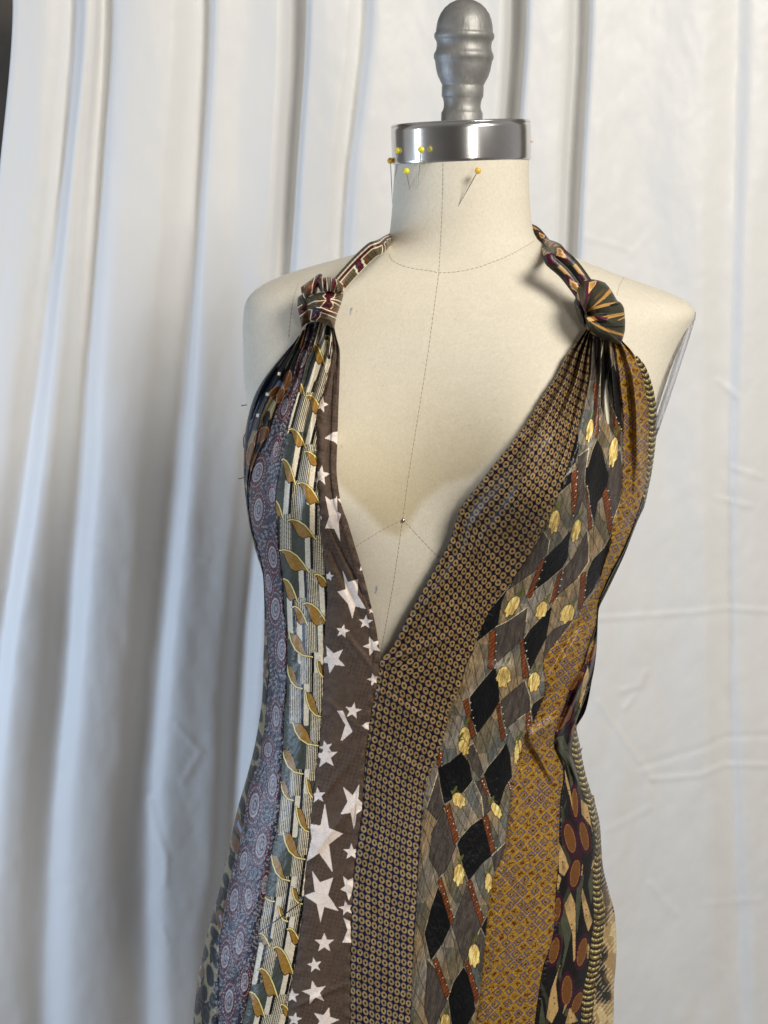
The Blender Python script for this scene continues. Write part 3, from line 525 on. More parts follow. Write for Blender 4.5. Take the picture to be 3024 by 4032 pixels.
    for i, (cx, cy, rx, ry, ro) in enumerate(tul):
        a = math.radians(ro); P = []
        for k in range(28):
            th = k / 28 * 2 * math.pi; rr = 1 + (.16 * math.cos(th * 7 + i) if math.sin(th) > .2 else 0)
            ex, ey = .88 * rx / 2.011 * rr * math.cos(th), ry / 2.011 * rr * math.sin(th); P.append((cx + ex*math.cos(a) - ey*math.sin(a), cy + ex*math.sin(a) + ey*math.cos(a)))
        stroke(c, x, y, P + [P[0]], 5, (48, 42, 34)); fill(c, x, y, P, np.tile(TU, (n, 1)) + 40 * fbm((x + y * .25) / 4.0, (y - x * .25) / 26, 7)[:, None] * 3)
        hx, hy = cx + ry / 2.011 * 1.5 * math.sin(a) + 8, cy - ry / 2.011 * 1.6 * math.cos(a)
        stroke(c, x, y, [(hx, hy), (cx + 4, cy - ry / 2.011)], 3, GN * .8); ell(c, x, y, hx, hy, 5, 15, 30, GN); ell(c, x, y, hx - 10, hy + 14, 4, 12, -30, GN)
    c *= (1 + .60 * fbm((x + y * .25) / 4.5, (y - x * .25) / 40, 5))[:, None]  # ribbed streaks, with the sheen of the silk painted into the colour
    return c
def paint_gold(p):
    x, y = p.x, p.y; n = len(x); c = flat(n, (150, 120, 50)); c += 18 * fbm(x / 12, y / 12, 3)[:, None]
    ax = p.s / 47.0; ay = (p.t + .12 * p.s) / 49.0
    i1 = np.floor(ax + ay); j1 = np.floor(ay - ax); fa = ax + ay - i1 - .5; fb = ay - ax - j1 - .5
    q = np.maximum(np.abs(fa), np.abs(fb)); on = ((i1 + j1) % 2 == 0) | (noise(i1 * 3.1, j1 * 5.3) > .80)
    brk = noise(x / 6, y / 6, 9) > .16
    c[(q < .42) & (q > .29) & on & brk] = (72, 82, 110)
    c[(q < .29) & (q > .25) & on] = (128, 84, 36)
    h = noise(x / 4.5, y / 3.4, 4)
    c[(q < .19) & (h > .48)] = (82, 44, 26)
    c[(q > .41) & (noise(x / 4, y / 3, 7) > .70)] = (104, 62, 28)
    c[(q < .34) & ~on & (noise(x / 5, y / 3.6, 5) > .62)] = (92, 52, 28)
    c[(q > .455)] = c[(q > .455)] * .8 + A((200, 155, 70)) * .2
    weave_highlight = 1 + .10 * np.sin((p.s + p.t) / 3.0) * noise(x / 30, y / 30, 3)  # fine diagonal highlight lines of the weave, painted into the colour
    return c * weave_highlight[:, None]
def paint_ovals(p):
    x, y = p.x, p.y; n = len(x); c = flat(n, (28, 27, 28)); TN = A((174, 148, 104)); GR = A((76, 78, 64)); MR = A((62, 22, 40)); BR = A((108, 73, 38))
    c += 12 * np.clip(fbm(x / 18, y / 60, 4), 0, 1)[:, None]
    sw = np.sin(x / 14.0 + 1.6 * np.sin(y / 95.0) + .6 * np.sin(y / 40.0)); q = (sw > .86) & (noise(x / 40, y / 90, 3) > .5); c[q] = GR * .8
    green = [z8(q) for q in [[(1155, 1050), (1205, 1040), (1185, 1200), (1150, 1500), (1138, 1300)], [(1060, 1250), (1018, 1380), (1055, 1600), (1005, 1890), (1050, 1720), (1105, 1500), (1110, 1350)], [(1275, 950), (1238, 1100), (1260, 1260), (1285, 1150)], [(985, 20), (1060, 130), (1140, 260), (1180, 330), (1110, 110), (1020, -20)], [(1010, 620), (1060, 480), (1070, 420), (1030, 560)], [(870, 2000), (850, 2212), (900, 2212)], [(1060, 130), (1090, 260), (1110, 420), (1130, 400), (1110, 240)], [(1100, 1880), (1120, 2000), (1080, 2150), (1050, 2150)]]]
    green += [z6(q) for q in [[(760, 1740), (715, 1960), (690, 2100), (760, 2010), (800, 1900)], [(930, 1030), (1050, 800), (1100, 690), (1080, 800), (960, 1020)], [(560, 2130), (600, 2212), (680, 2212), (640, 2100)], [(860, 1330), (800, 1480), (780, 1560), (850, 1420)]]]
    tan = [z8(q) for q in [[(1008, 770), (1060, 880), (1088, 970), (1050, 1045), (1008, 1015), (1000, 900)], [(1100, 1165), (1138, 1260), (1142, 1450), (1138, 1700), (1120, 1725), (1112, 1500), (1060, 1330), (1048, 1270)], [(1192, 1125), (1230, 1250), (1275, 1400), (1240, 1485), (1208, 1380), (1182, 1200)], [(1178, 425), (1235, 480), (1295, 780), (1260, 650), (1185, 550)], [(1025, 1710), (985, 1900), (1005, 2100), (950, 2212), (905, 2160), (940, 1950)], [(1090, 2080), (1055, 2212), (1100, 2212), (1160, 2190), (1120, 2110)],
            [(1000, 1015), (1028, 1060), (1000, 1160), (988, 1120)], [(1048, 170), (1085, 300), (1112, 430), (1118, 540), (1095, 430), (1060, 300)], [(1300, 890), (1305, 930), (1258, 995), (1272, 920)], [(1190, 940), (1200, 950), (1195, 1040), (1180, 1040)], [(1235, 1560), (1250, 1600), (1240, 1700), (1225, 1690)], [(1050, 2060), (1090, 1980), (1100, 2000), (1030, 2160)]]]
    tan += [z6(q) for q in [[(838, 1555), (845, 1640), (800, 1800), (775, 1905), (765, 1830), (800, 1640)], [(905, 1290), (880, 1440), (815, 1500), (850, 1390)], [(1010, 880), (1000, 940), (990, 930)], [(830, 1450), (825, 1540), (810, 1540)]]]
    ov = [z8([(a, b)])[0] + (rx, ry, ro) for a, b, rx, ry, ro in [(1135, 460, 18, 108, -3), (1095, 742, 36, 110, -12), (1207, 725, 27, 108, -10), (1135, 1020, 33, 104, 9), (995, 1305, 22, 90, 6), (970, 1630, 31, 98, 12), (1190, 1642, 30, 108, 12), (1070, 1945, 37, 110, 3), (1150, 2045, 28, 85, 22)]]
    ov += [z6([(a, b)])[0] + (rx, ry, ro) for a, b, rx, ry, ro in [(742, 1670, 26, 84, 35), (675, 1930, 25, 62, 15), (612, 2012, 28, 62, 38), (870, 1450, 20, 70, 30), (725, 2060, 15, 40, 15)]]
    for q in green: fill(c, x, y, q, np.tile(GR, (n, 1)) + 14 * fbm(x / 10, y / 30, 2)[:, None])
    for a, b, rx, ry, ro in ov: ell(c, x, y, a, b, rx / 2.011 + 12, ry / 2.011 + 20, ro, MR)
    ell(c, x, y, *z8([(1145, 880)])[0], 22, 34, 20, MR * .9); ell(c, x, y, *z6([(700, 1850)])[0], 14, 40, 15, MR)
    for q in tan:
        fill(c, x, y, q, np.tile(TN, (n, 1)) - A((60, 50, 36)) * (np.clip(fbm(x / 18, y / 40, 6) * 2.2, 0, 1)[:, None]))
        stroke(c, x, y, list(q) + [q[0]], 2, (36, 32, 28))
        ce = A(q).mean(0); ell(c, x, y, ce[0], ce[1], 3, 3.5, 0, A((96, 76, 46))); ell(c, x, y, ce[0] + 3, ce[1] + 22, 2.5, 3.5, 0, A((96, 76, 46)))
    for a, b, rx, ry, ro in ov:
        ell(c, x, y, a, b, rx / 2.011 + 1.6, ry / 2.011 + 2, ro, A((150, 114, 64))); ell(c, x, y, a, b, rx / 2.011, ry / 2.011, ro, BR)
    return c
def paint_ladder(p):
    x, y = p.x, p.y; n = len(x); c = flat(n, (112, 98, 58)); f = (p.t / 23.0 + .5 * (p.u - .5) ** 2 * 3 + .25 * p.u) % 1
    c += 36 * (noise(p.u * 6, p.t / 5, 3) - .5)[:, None]
    c[(f > .50) & (f < .70) & (noise(p.u * 7, p.t / 9, 8) > .38)] = (206, 196, 142)
    c[f < .30] = (42, 26, 28); c[(f > .30) & (f < .38)] = (70, 56, 40)
    c[np.abs(p.u * 5 % 1 - .5) < .08] *= .7
    return c
def paint_camo(p):
    x, y = p.x, p.y; a = fbm(x / 60, y / 110, 5); c = flat(len(x), (158, 136, 98)); c[a > .06] = (92, 76, 56); c[a < -.12] = (190, 172, 132); c[(a > .16)] = (52, 48, 40)
    st = (np.abs(((x + y * .8) / 17) % 1 - .5) < .16) & (noise(x / 22, y / 30, 3) > .45); c[st] = c[st] * .4 + A((214, 200, 168)) * .6
    return c + 12 * fbm(x / 8, y / 8, 2)[:, None]
def paint_outer(p):
    x, y = p.x, p.y; n = len(x); c = flat(n, (30, 36, 46)); OL = A((150, 140, 112)); OR = A((106, 74, 48)); BL = A((122, 138, 164)); NB = A((22, 24, 30))
    low = sstep(1780, 1900, y)
    gx = x / 42.0 + .3 * np.sin(y / 70) + .5 * fbm(x / 60, y / 80, 21); gy = y / 88.0 - x / 90.0 + .5 * fbm(x / 70, y / 70, 22)
    iy = np.floor(gy); gx2 = gx + .5 * (iy % 2); ix = np.floor(gx2); fx = (gx2 - ix - .5); fy = gy - iy - .5; r = np.hypot(fx * 1.1, fy * 1.02); h = noise(ix * 7.7, iy * 3.9, 4)
    L = low > .5
    c[L] = OL * .86; c[L & (fbm(x / 20, y / 50, 7) > .08)] = NB
    c[L & (r < .46)] = OL * .62; q = L & (r < .41); c[q & (h < .58)] = NB; c[q & (h >= .58)] = OR; c[L & (h >= .64) & (np.abs(fx) + np.abs(fy) * .7 < .16)] = BL; c[L & (h < .1) & (r < .1)] = (210, 205, 180)
    U = ~L
    f = (np.abs((x / 8.2) % 1 - .5) < .33) & (np.abs((y / 6.4) % 1 - .5) < .34) & (np.sin((x + y * .8) / 42.0) > .45); c[U & f] = (96, 66, 40)
    for cx, cy in [(400, 1250), (305, 1412), (230, 1580)]: a, b = z2([(cx, cy)])[0]; fill(c, x, y, [(a-5, b-7), (a+6, b-5), (a+4, b+7), (a-6, b+5)], A((228, 224, 200)))
    for q, k in [([(500, 1120), (560, 1060), (600, 900), (570, 900), (520, 1040), (450, 1230), (430, 1300)], OL * .75), ([(330, 1430), (380, 1480), (340, 1600), (270, 1650), (230, 1700), (260, 1580)], OL), ([(400, 1300), (450, 1330), (430, 1400), (360, 1420), (340, 1390)], BL), ([(190, 1700), (300, 1700), (180, 1850), (160, 1950), (150, 1800)], OL * .8)]: fill(c, x, y, z2(q), k)
    for cx, cy, rx, ry, ro in [(465, 1300, 28, 75, 12), (590, 965, 24, 80, 14), (370, 1390, 25, 60, 50), (255, 1740, 40, 80, 42), (175, 1880, 28, 90, 8), (210, 1930, 24, 85, 14), (410, 1420, 22, 60, 20)]:
        a, b = z2([(cx, cy)])[0]; ell(c, x, y, a, b, rx / 2.011 + 2, ry / 2.011 + 2, ro, A((190, 150, 100))); ell(c, x, y, a, b, rx / 2.011, ry / 2.011, ro, OR)
    for cx, cy, rx, ry, ro in [(480, 1180, 30, 55, 30), (300, 1600, 24, 60, 20), (230, 1840, 22, 50, 20), (540, 1060, 22, 60, 14), (170, 2080, 26, 60, 10)]:
        a, b = z2([(cx, cy)])[0]; ell(c, x, y, a, b, rx / 2.011, ry / 2.011, ro, NB)
    return c

def pleats(n, amp, T0, ph=0.0, base=0.0):
    return lambda U, T, x, y: (amp * np.exp(-T / T0) + base) * np.sin(2 * math.pi * n * U + ph + T / 300)
def diag(x, y, c, ang, w, a, L=160):
    ca, sa = math.cos(ang), math.sin(ang); dx, dy = x - c[0], y - c[1]; l = dx*ca + dy*sa; t = -dx*sa + dy*ca
    return a * np.exp(-(t / w) ** 2 - (l / L) ** 2)
def star_fold(U, T, x, y):
    r = .0012 * np.exp(-T / 500) * np.sin(2 * math.pi * 1.4 * U)
    for c, a, w, am, L in [((1290, 3290), -.95, 16, .0022, 130), ((1330, 3060), -.9, 14, .0012, 160), ((1410, 2560), .9, 12, .0015, 120), ((1380, 3190), -.9, 12, .0016, 110), ((1290, 2760), .7, 10, .0010, 200), ((1260, 3920), -.42, 10, .0016, 150), ((1340, 2250), 1.15, 16, -.0022, 220), ((1290, 2440), .95, 12, .0014, 160), ((1410, 2300), 1.1, 9, -.002, 260)]: r = r + diag(x, y, c, a, w, am, L)
    return r
def ring_fold(U, T, x, y):
    r = (.0062 * np.exp(-T / 460)) * np.sin(2 * math.pi * 3.2 * U + 1 + T / 500)
    for c, a, w, am, L in [((2110, 1800), -1.05, 18, .0035, 260), ((2180, 1750), -1.15, 16, -.003, 260), ((1900, 2120), -1.0, 20, .0022, 220), ((1700, 2350), -.95, 14, .0025, 260), ((1660, 2420), -.95, 12, -.002, 260), ((1640, 2560), -.4, 16, .002, 160), ((1560, 2760), .6, 20, .0016, 160), ((1720, 2100), -1.0, 14, -.002, 200), ((1600, 3000), .8, 18, .0014, 120)]: r = r + diag(x, y, c, a, w, am, L)
    return r
def argyle_fold(U, T, x, y):
    r = (.0075 * np.exp(-T / 260)) * np.sin(2 * math.pi * 2.5 * U + .6)
    for c, a, w, am, L in [((2390, 1600), 1.45, 22, -.006, 190), ((2180, 2650), -.9, 22, .002, 160), ((1980, 2640), .1, 30, .0025, 90), ((2250, 2330), -.9, 26, .002, 180)]: r = r + diag(x, y, c, a, w, am, L)
    return r
def gold_fold(U, T, x, y):
    r = (.004 * np.exp(-T / 420)) * np.sin(2 * math.pi * 2.0 * U + .4)
    for c, a, w, am, L in [((2510, 1700), 1.52, 14, .004, 280), ((2480, 1760), 1.55, 14, -.004, 320), ((2090, 2960), 1.05, 16, -.007, 190), ((2130, 3010), 1.05, 24, .005, 190), ((2210, 2620), -1.1, 18, .003, 150), ((2250, 2500), -1.0, 16, -.003, 200), ((2150, 2860), -.6, 20, .004, 120), ((2350, 2250), -1.05, 14, .003, 240)]: r = r + diag(x, y, c, a, w, am, L)
    return r
def oval_fold(U, T, x, y):
    r = .003 * np.sin(2 * math.pi * 1.6 * U + T / 90) * np.exp(-((T - 700) / 500) ** 2)
    for c, a, w, am, L in [((2280, 2700), -1.2, 10, .004, 160), ((2240, 2830), -1.1, 10, -.004, 150), ((2240, 3000), 1.1, 12, .004, 140)]: r = r + diag(x, y, c, a, w, am, L)
    return r

panel("necktie_panel", S0, S1, [(1335, 1275), (1420, 1380), (1600, 1560), (1850, 1800), (2300, 2270), (2900, 2880), (3500, 3480), (4190, 4190)], paint_outer, SILK, "navy and olive panel with rust ovals at the outer left side", pleats(2.5, .0075, 420), 1.6)
panel("necktie_panel", S1, S2, [(1272, 1264), (1400, 1380), (1600, 1560), (1850, 1800), (2300, 2270), (2900, 2880), (3500, 3480), (4190, 4190)], paint_paisley, JACQ, "slate blue paisley panel with silver and red medallions", pleats(1.5, .0040, 420, 1), 1.2)
panel("necktie_panel", S2, S3, [(1264, 1282), (1400, 1420), (1600, 1620), (1850, 1870), (2300, 2300), (2900, 2900), (3500, 3500), (4190, 4190)], paint_leaves, SILK, "grey green panel with gold leaves and black cream stripes", pleats(2.2, .0040, 600, 2), 1.2, dens=2.9)
panel("necktie_panel", S3, S4[:-1] + S45, [(1284, 1292), (1350, 1372), (1500, 1520), (1700, 1720), (2000, 2010), (2300, 2330), (2591, 2600), (3000, 3000), (3500, 3500), (4190, 4190)], paint_stars, COTTON, "brown panel printed with pale pink stars beside the neckline", star_fold, 1.1, lift=.001, hem="R")
panel("necktie_panel", S5[:-1] + S45, S6, [(1296, 1302), (1400, 1440), (1540, 1650), (1700, 1850), (1900, 2090), (2130, 2330), (2380, 2560), (2600, 2745), (2850, 2930), (3150, 3190), (3500, 3520), (4190, 4190)], paint_rings, SATIN, "navy satin panel covered in small gold rings", ring_fold, 1.1, lift=.0015, hem="L")
panel("necktie_panel", S6, S7, [(1302, 1312), (1440, 1430), (1650, 1620), (1850, 1800), (2090, 2000), (2330, 2250), (2560, 2450), (2745, 2650), (2930, 2880), (3190, 3170), (3520, 3510), (4190, 4190)], paint_argyle, JACQ, "taupe and black diamond panel with yellow tulips", argyle_fold, 1.0, lift=.001)
panel("necktie_panel", S7, S8, [(1312, 1338), (1420, 1420), (1600, 1600), (1800, 1800), (2000, 2010), (2250, 2290), (2450, 2470), (2650, 2660), (2880, 2880), (3170, 3170), (3510, 3510), (4190, 4190)], paint_gold, JACQ, "mustard gold panel with small blue diamonds", gold_fold, 1.2)
panel("necktie_panel", S8, S9[:0] + [(2528, 1945), (2541, 1980), (2512, 2045), (2462, 2173), (2397, 2312), (2357, 2402), (2350, 2546), (2333, 2670), (2306, 2745)] + S9[2:], [(1950, 1960), (2080, 2080), (2300, 2320), (2500, 2530), (2700, 2730), (2900, 2910), (3200, 3200), (3600, 3600), (4190, 4190)], paint_ovals, SILK, "black and maroon panel with brown ovals and tan drops", oval_fold, 1.2)
panel("necktie_panel", [(2500, 1405), (2512, 1437), (2532, 1486), (2542, 1546), (2554, 1621), (2554, 1720), (2552, 1795), (2544, 1880), (2537, 1930), (2517, 1999), (2490, 2075)], SR[:11] + [(2497, 2080)], [(1410, 1400), (1500, 1500), (1650, 1650), (1800, 1800), (1950, 1950), (2072, 2072)], paint_ladder, JACQ, "narrow gold and black ladder striped strip at the right armhole", None, .6, .0012)
panel("necktie_panel", S9, S10, [(2850, 2850), (2950, 2950), (3100, 3100), (3400, 3400), (3800, 3800), (4190, 4190)], paint_ladder, JACQ, "narrow gold and black ladder striped strip down the right hip", None, .6, .0015)
panel("necktie_panel", S10, [(2330, 2960), (2341, 3150), (2350, 3190), (2361, 3240), (2374, 3409), (2396, 3504), (2421, 3603), (2428, 3728), (2418, 3877), (2416, 4032), (2412, 4200)], [(3130, 3130), (3300, 3300), (3500, 3500), (3800, 3800), (4190, 4190)], paint_camo, SILK, "tan and brown mottled panel at the far right hip", None, 1.2)

# back of the skirt and bodice, closing the dress behind the form
def build_back():
    ys = np.linspace(1600, 4190, 170); eL = edge(S0)(ys); eR = edge(SR)(ys); zero = np.zeros_like(ys)
    PL = at_depth(eL, ys, zero); PR = at_depth(eR, ys, zero); zs = PL[:, 2]
    xc = (PL[:, 0] + PR[:, 0]) / 2; a = (PR[:, 0] - PL[:, 0]) / 2 - .0012; bb = np.interp(zs, DRESS.z, DRESS.bb)
    th = np.linspace(-.10, math.pi + .10, 130)
    X = xc[:, None] + a[:, None] * np.cos(th); Y = (bb[:, None] + .006 * np.sin(th * 14)) * np.sin(th)
    P = np.stack([X, Y, np.broadcast_to(zs[:, None], X.shape)], -1)
    U = np.broadcast_to(th, X.shape).ravel(); k = np.floor(U / .38).astype(int) % 4
    c = np.stack([A((58, 54, 48)), A((34, 38, 50)), A((96, 80, 48)), A((70, 50, 54))])[k] + 20 * fbm(U * 30, np.broadcast_to(ys[:, None], X.shape).ravel() / 40, 3)[:, None]
    mesh_np("back_panel", P, grid_faces(*X.shape), SILK, dress, dye(c))
build_back()

# ---------------------------------------------------------------- knots and halter straps
def pillow(name, outline, centre, base_fn, lift, thick, painter, material, label=None, shape='dome', pleat=None, nr=60, nt=240, back=.004):
    o = A(outline); o = np.vstack([o, o[:1]]); d = np.r_[0, np.cumsum(np.hypot(*np.diff(o, axis=0).T))]; q = np.linspace(0, d[-1], nt, endpoint=False)
    ox = np.interp(q, d, o[:, 0]); oy = np.interp(q, d, o[:, 1])
    k = np.exp(-0.5 * (np.arange(-9, 10) / 3.0) ** 2); k /= k.sum()
    w = lambda a: np.convolve(np.r_[a[-9:], a, a[:9]], k, mode='valid')
    ox, oy = w(ox), w(oy)
    r = np.linspace(0, 1, nr); r = np.sin(r * math.pi / 2) ** .9
    x = centre[0] + r[:, None] * (ox - centre[0]); y = centre[1] + r[:, None] * (oy - centre[1])
    R = np.broadcast_to(r[:, None], x.shape); TH = np.broadcast_to(np.linspace(0, 2*math.pi, nt, endpoint=False), x.shape)
    B = cast(np.full(x.shape, centre[0]), np.full(x.shape, centre[1]), base_fn)
    B = at_depth(x, y, B[..., 1])
    if shape == 'dome': h = thick * np.sqrt(np.maximum(1 - R ** 2.2, 0))
    else: h = thick * (np.sin(np.pi * np.clip(R, 0, 1) ** .75) ** .6 * .95 + .05 * (1 - R))
    if pleat is not None: h = h + pleat(R, TH, x, y)
    F = toward_cam(B, lift + h); K = toward_cam(B, lift - back * (1 - R ** 2))
    c = painter(x.ravel(), y.ravel())
    V = np.concatenate([F.reshape(-1, 3), K.reshape(-1, 3)]); f = np.concatenate([grid_faces(nr, nt, True, 0, True), grid_faces(nr, nt, True, nr*nt)])
    return mesh_np(name, V, f, material, dress, dye(np.concatenate([c, c])), label=label)
BUR = A((84, 24, 38)); CREAM = A((226, 214, 184)); NVY = A((38, 42, 64)); BRN = A((100, 68, 47)); OLV = A((92, 82, 60)); GRG = A((110, 106, 94))
def paint_knot(x, y):
    n = len(x); c = flat(n, BRN); m = fbm(x / 18, y / 14, 3); c[m > .05] = OLV; c[m < -.14] = (128, 78, 54); c += 22 * np.sin((x * .4 + y) / 1.7)[:, None] * .5
    F = lambda q, k: fill(c, x, y, k1(q), k); S = lambda q, w=3.3, k=CREAM: stroke(c, x, y, k1(q), w, k)
    # left tail
    F([(270, 700), (480, 700), (500, 880), (280, 930)], GRG * .75); F([(285, 950), (520, 890), (520, 1010), (330, 1130)], BUR); S([(280, 960), (380, 885)]); S([(325, 1145), (510, 1000)]); F([(350, 1290), (430, 1270), (420, 1340), (350, 1360)], (120, 50, 46))
    # upper left lobe
    F([(680, 270), (790, 200), (745, 330), (705, 480), (660, 630), (600, 630), (640, 400)], BUR); F([(700, 240), (830, 200), (790, 260), (740, 320)], (40, 34, 44)); S([(665, 285), (615, 450), (592, 650)]); S([(430, 480), (395, 590), (420, 700), (460, 760)]); F([(360, 520), (430, 470), (410, 640), (370, 600)], BUR)
    # top lobe
    F([(715, 370), (810, 310), (840, 590), (770, 560)], GRG * .85); F([(835, 300), (925, 300), (930, 590), (850, 590)], BUR); F([(1030, 300), (1120, 310), (1130, 420), (1085, 590), (1005, 590)], BUR); F([(935, 300), (1000, 300), (1000, 590), (940, 590)], GRG)
    S([(818, 305), (845, 590)]); S([(915, 295), (938, 590)]); S([(1030, 300), (1000, 590)]); S([(1118, 305), (1142, 420), (1090, 590)]); S([(1130, 310), (1245, 415), (1300, 470)])
    # main wrap
    F([(540, 690), (640, 650), (850, 610), (840, 740), (700, 770), (520, 830)], GRG * .72)
    for q in [[(880, 590), (1080, 590), (1100, 660), (1060, 740), (960, 790), (890, 740), (860, 690)], [(900, 780), (1010, 790), (1050, 870), (1000, 965), (900, 965), (815, 935), (850, 850)], [(600, 1070), (750, 1050), (760, 1130), (690, 1235), (575, 1225)], [(860, 985), (1140, 1095), (1110, 1165), (800, 1045)], [(1015, 770), (1235, 825), (1210, 890), (1060, 820)], [(700, 770), (900, 755), (900, 785), (720, 795)]]: F(q, BUR)
    F([(610, 990), (700, 948), (870, 980), (750, 1050), (610, 1065)], NVY)
    for q in [[(530, 710), (640, 650), (865, 600)], [(865, 600), (893, 650), (840, 700), (900, 755)], [(1080, 590), (1112, 650), (1080, 730), (1010, 762)], [(515, 880), (640, 812), (890, 787)], [(905, 790), (835, 870), (785, 935)], [(1010, 800), (1062, 860), (1052, 930), (1010, 970)], [(1010, 765), (1130, 778), (1245, 825)], [(1040, 812), (1130, 860), (1215, 915)], [(510, 985), (600, 1000), (582, 1080), (560, 1210)], [(700, 945), (820, 950), (960, 1012), (1160, 1080)], [(780, 1050), (900, 1082), (1120, 1175)], [(795, 1050), (772, 1140), (690, 1235)], [(560, 1232), (645, 1245)]]: S(q)
    S([(760, 1180), (900, 1220), (1080, 1300)], 2.5, (40, 28, 24)); S([(930, 1190), (915, 1260)], 2.2, (40, 28, 24))
    return c
def band_pleat(amp, n, ang=0.0):
    def f(R, TH, x, y): return amp * np.sin((y * math.cos(ang) + x * math.sin(ang)) * 2 * math.pi / n) * np.sqrt(np.maximum(1 - R ** 4, 0))
    return f
KB = lambda X, Zz: dress_depth(X, Zz)
pillow("knot_wrap", k1([(290, 720), (400, 640), (500, 720), (560, 1000), (570, 1260), (470, 1290), (370, 1400), (330, 1150), (275, 900)]), k1([(430, 1000)])[0], KB, .004, .013, paint_knot, SILK, pleat=band_pleat(.0012, 30, .3))
pillow("knot_wrap", k1([(350, 500), (450, 430), (600, 320), (760, 205), (835, 215), (800, 330), (740, 480), (700, 640), (560, 740), (440, 770), (370, 640)]), k1([(580, 520)])[0], KB, .008, .016, paint_knot, SILK, pleat=band_pleat(.0014, 26, 1.2))
pillow("knot_wrap", k1([(700, 380), (780, 310), (930, 280), (1100, 295), (1240, 380), (1310, 480), (1290, 620), (1080, 680), (820, 660), (740, 520)]), k1([(1010, 480)])[0], KB, .010, .018, paint_knot, SILK, pleat=band_pleat(.0016, 20, 1.5))
pillow("knot_wrap", k1([(500, 760), (560, 690), (700, 630), (860, 590), (1080, 580), (1295, 640), (1250, 820), (1205, 950), (1150, 1090), (1115, 1220), (1085, 1425), (940, 1330), (740, 1260), (560, 1240), (520, 1000)]), k1([(860, 940)])[0], KB, .010, .024, paint_knot, SILK, "burgundy and brown knot with cream outlines at left shoulder", pleat=band_pleat(.0013, 33, -.12))

def paint_fan(x, y):
    n = len(x); c = flat(n, (66, 66, 52)); c += 14 * fbm(x / 14, y / 14, 3)[:, None]; T = A((176, 138, 84)); T2 = A((206, 172, 118)); MRN = A((84, 28, 52)); BK = A((24, 22, 26))
    F = lambda q, k: fill(c, x, y, k2(q), k)
    F([(470, 995), (640, 850), (860, 640), (1000, 470), (1045, 550), (900, 690), (700, 840), (520, 1000)], T); F([(640, 700), (870, 480), (900, 500), (700, 720)], (98, 80, 44)); F([(500, 985), (650, 880), (900, 800), (1160, 765), (1000, 845), (680, 925)], T)
    F([(810, 1095), (1000, 1050), (1310, 995), (1325, 1050), (1000, 1125), (900, 1165)], T); F([(460, 1070), (600, 1200), (800, 1285), (1080, 1385), (1310, 1470), (1310, 1520), (1080, 1455), (850, 1380), (600, 1225)], T)
    F([(475, 1240), (560, 1390), (710, 1500), (600, 1465), (510, 1360)], T2); F([(1160, 1170), (1330, 1080), (1340, 1110), (1200, 1175)], T)
    F([(480, 380), (560, 330), (540, 580), (530, 680), (455, 905)], MRN); F([(695, 305), (790, 300), (720, 395), (620, 500), (535, 710), (535, 580)], MRN); F([(548, 340), (715, 300), (695, 390), (575, 540), (535, 600)], T2); F([(565, 355), (690, 325), (675, 385), (575, 500)], T)
    F([(475, 1050), (600, 1055), (980, 1110), (900, 1170), (770, 1170)], MRN); F([(500, 1110), (640, 1075), (740, 1160), (540, 1200)], T2); F([(560, 1410), (630, 1500), (820, 1560), (1020, 1635), (850, 1620), (640, 1560)], MRN)
    F([(305, 600), (445, 780), (430, 940), (365, 905)], MRN); F([(265, 540), (310, 560), (345, 760), (300, 700)], T2); F([(260, 690), (330, 740), (370, 900), (330, 940), (270, 800)], BK); F([(1155, 1475), (1300, 1535), (1260, 1570)], MRN)
    for q in [[(1000, 825), (1240, 765), (1260, 805), (1030, 878)], [(780, 1035), (935, 1018), (942, 1065), (760, 1065)], [(700, 1190), (945, 1160), (935, 1225), (740, 1235)], [(1155, 1555), (1275, 1580), (1250, 1635)], [(900, 1300), (1330, 1290), (1330, 1320), (1100, 1330)]]: F(q, BK)
    for q in [[(700, 690), (1000, 490)], [(900, 1090), (1300, 1020)], [(650, 1240), (1200, 1440)]]: stroke(c, x, y, k2(q), 2, (110, 76, 40))
    return c
def fan_pleat(R, TH, x, y):
    cx, cy = k2([(460, 1010)])[0]; a = np.arctan2(y - cy, x - cx); f = (a * 3.1 / math.pi * 1.55) % 1
    return .0050 * (np.abs(f - .5) * -2 + .5) * np.clip(R * 1.6, 0, 1) * (1 - .5 * R ** 6)
pillow("knot_wrap", k2([(215, 780), (250, 690), (270, 560), (420, 620), (500, 800), (490, 1000), (470, 1340), (340, 1180), (270, 980)]), k2([(380, 930)])[0], KB, .006, .012, paint_fan, SILK)
pillow("knot_wrap", k2([(440, 990), (300, 700), (270, 560), (330, 400), (450, 285), (600, 268), (760, 295), (900, 345), (985, 440), (1070, 570), (1165, 745), (1250, 785), (1312, 890), (1322, 1000), (1340, 1200), (1332, 1400), (1292, 1550), (1242, 1695), (1050, 1655), (900, 1615), (700, 1560), (600, 1490), (530, 1385), (480, 1250), (450, 1110)]), k2([(500, 1010)])[0], KB, .007, .022, paint_fan, SILK, "olive knot fanned in pleats with tan stripes at right shoulder", shape='fan', pleat=fan_pleat, nr=80, nt=420)

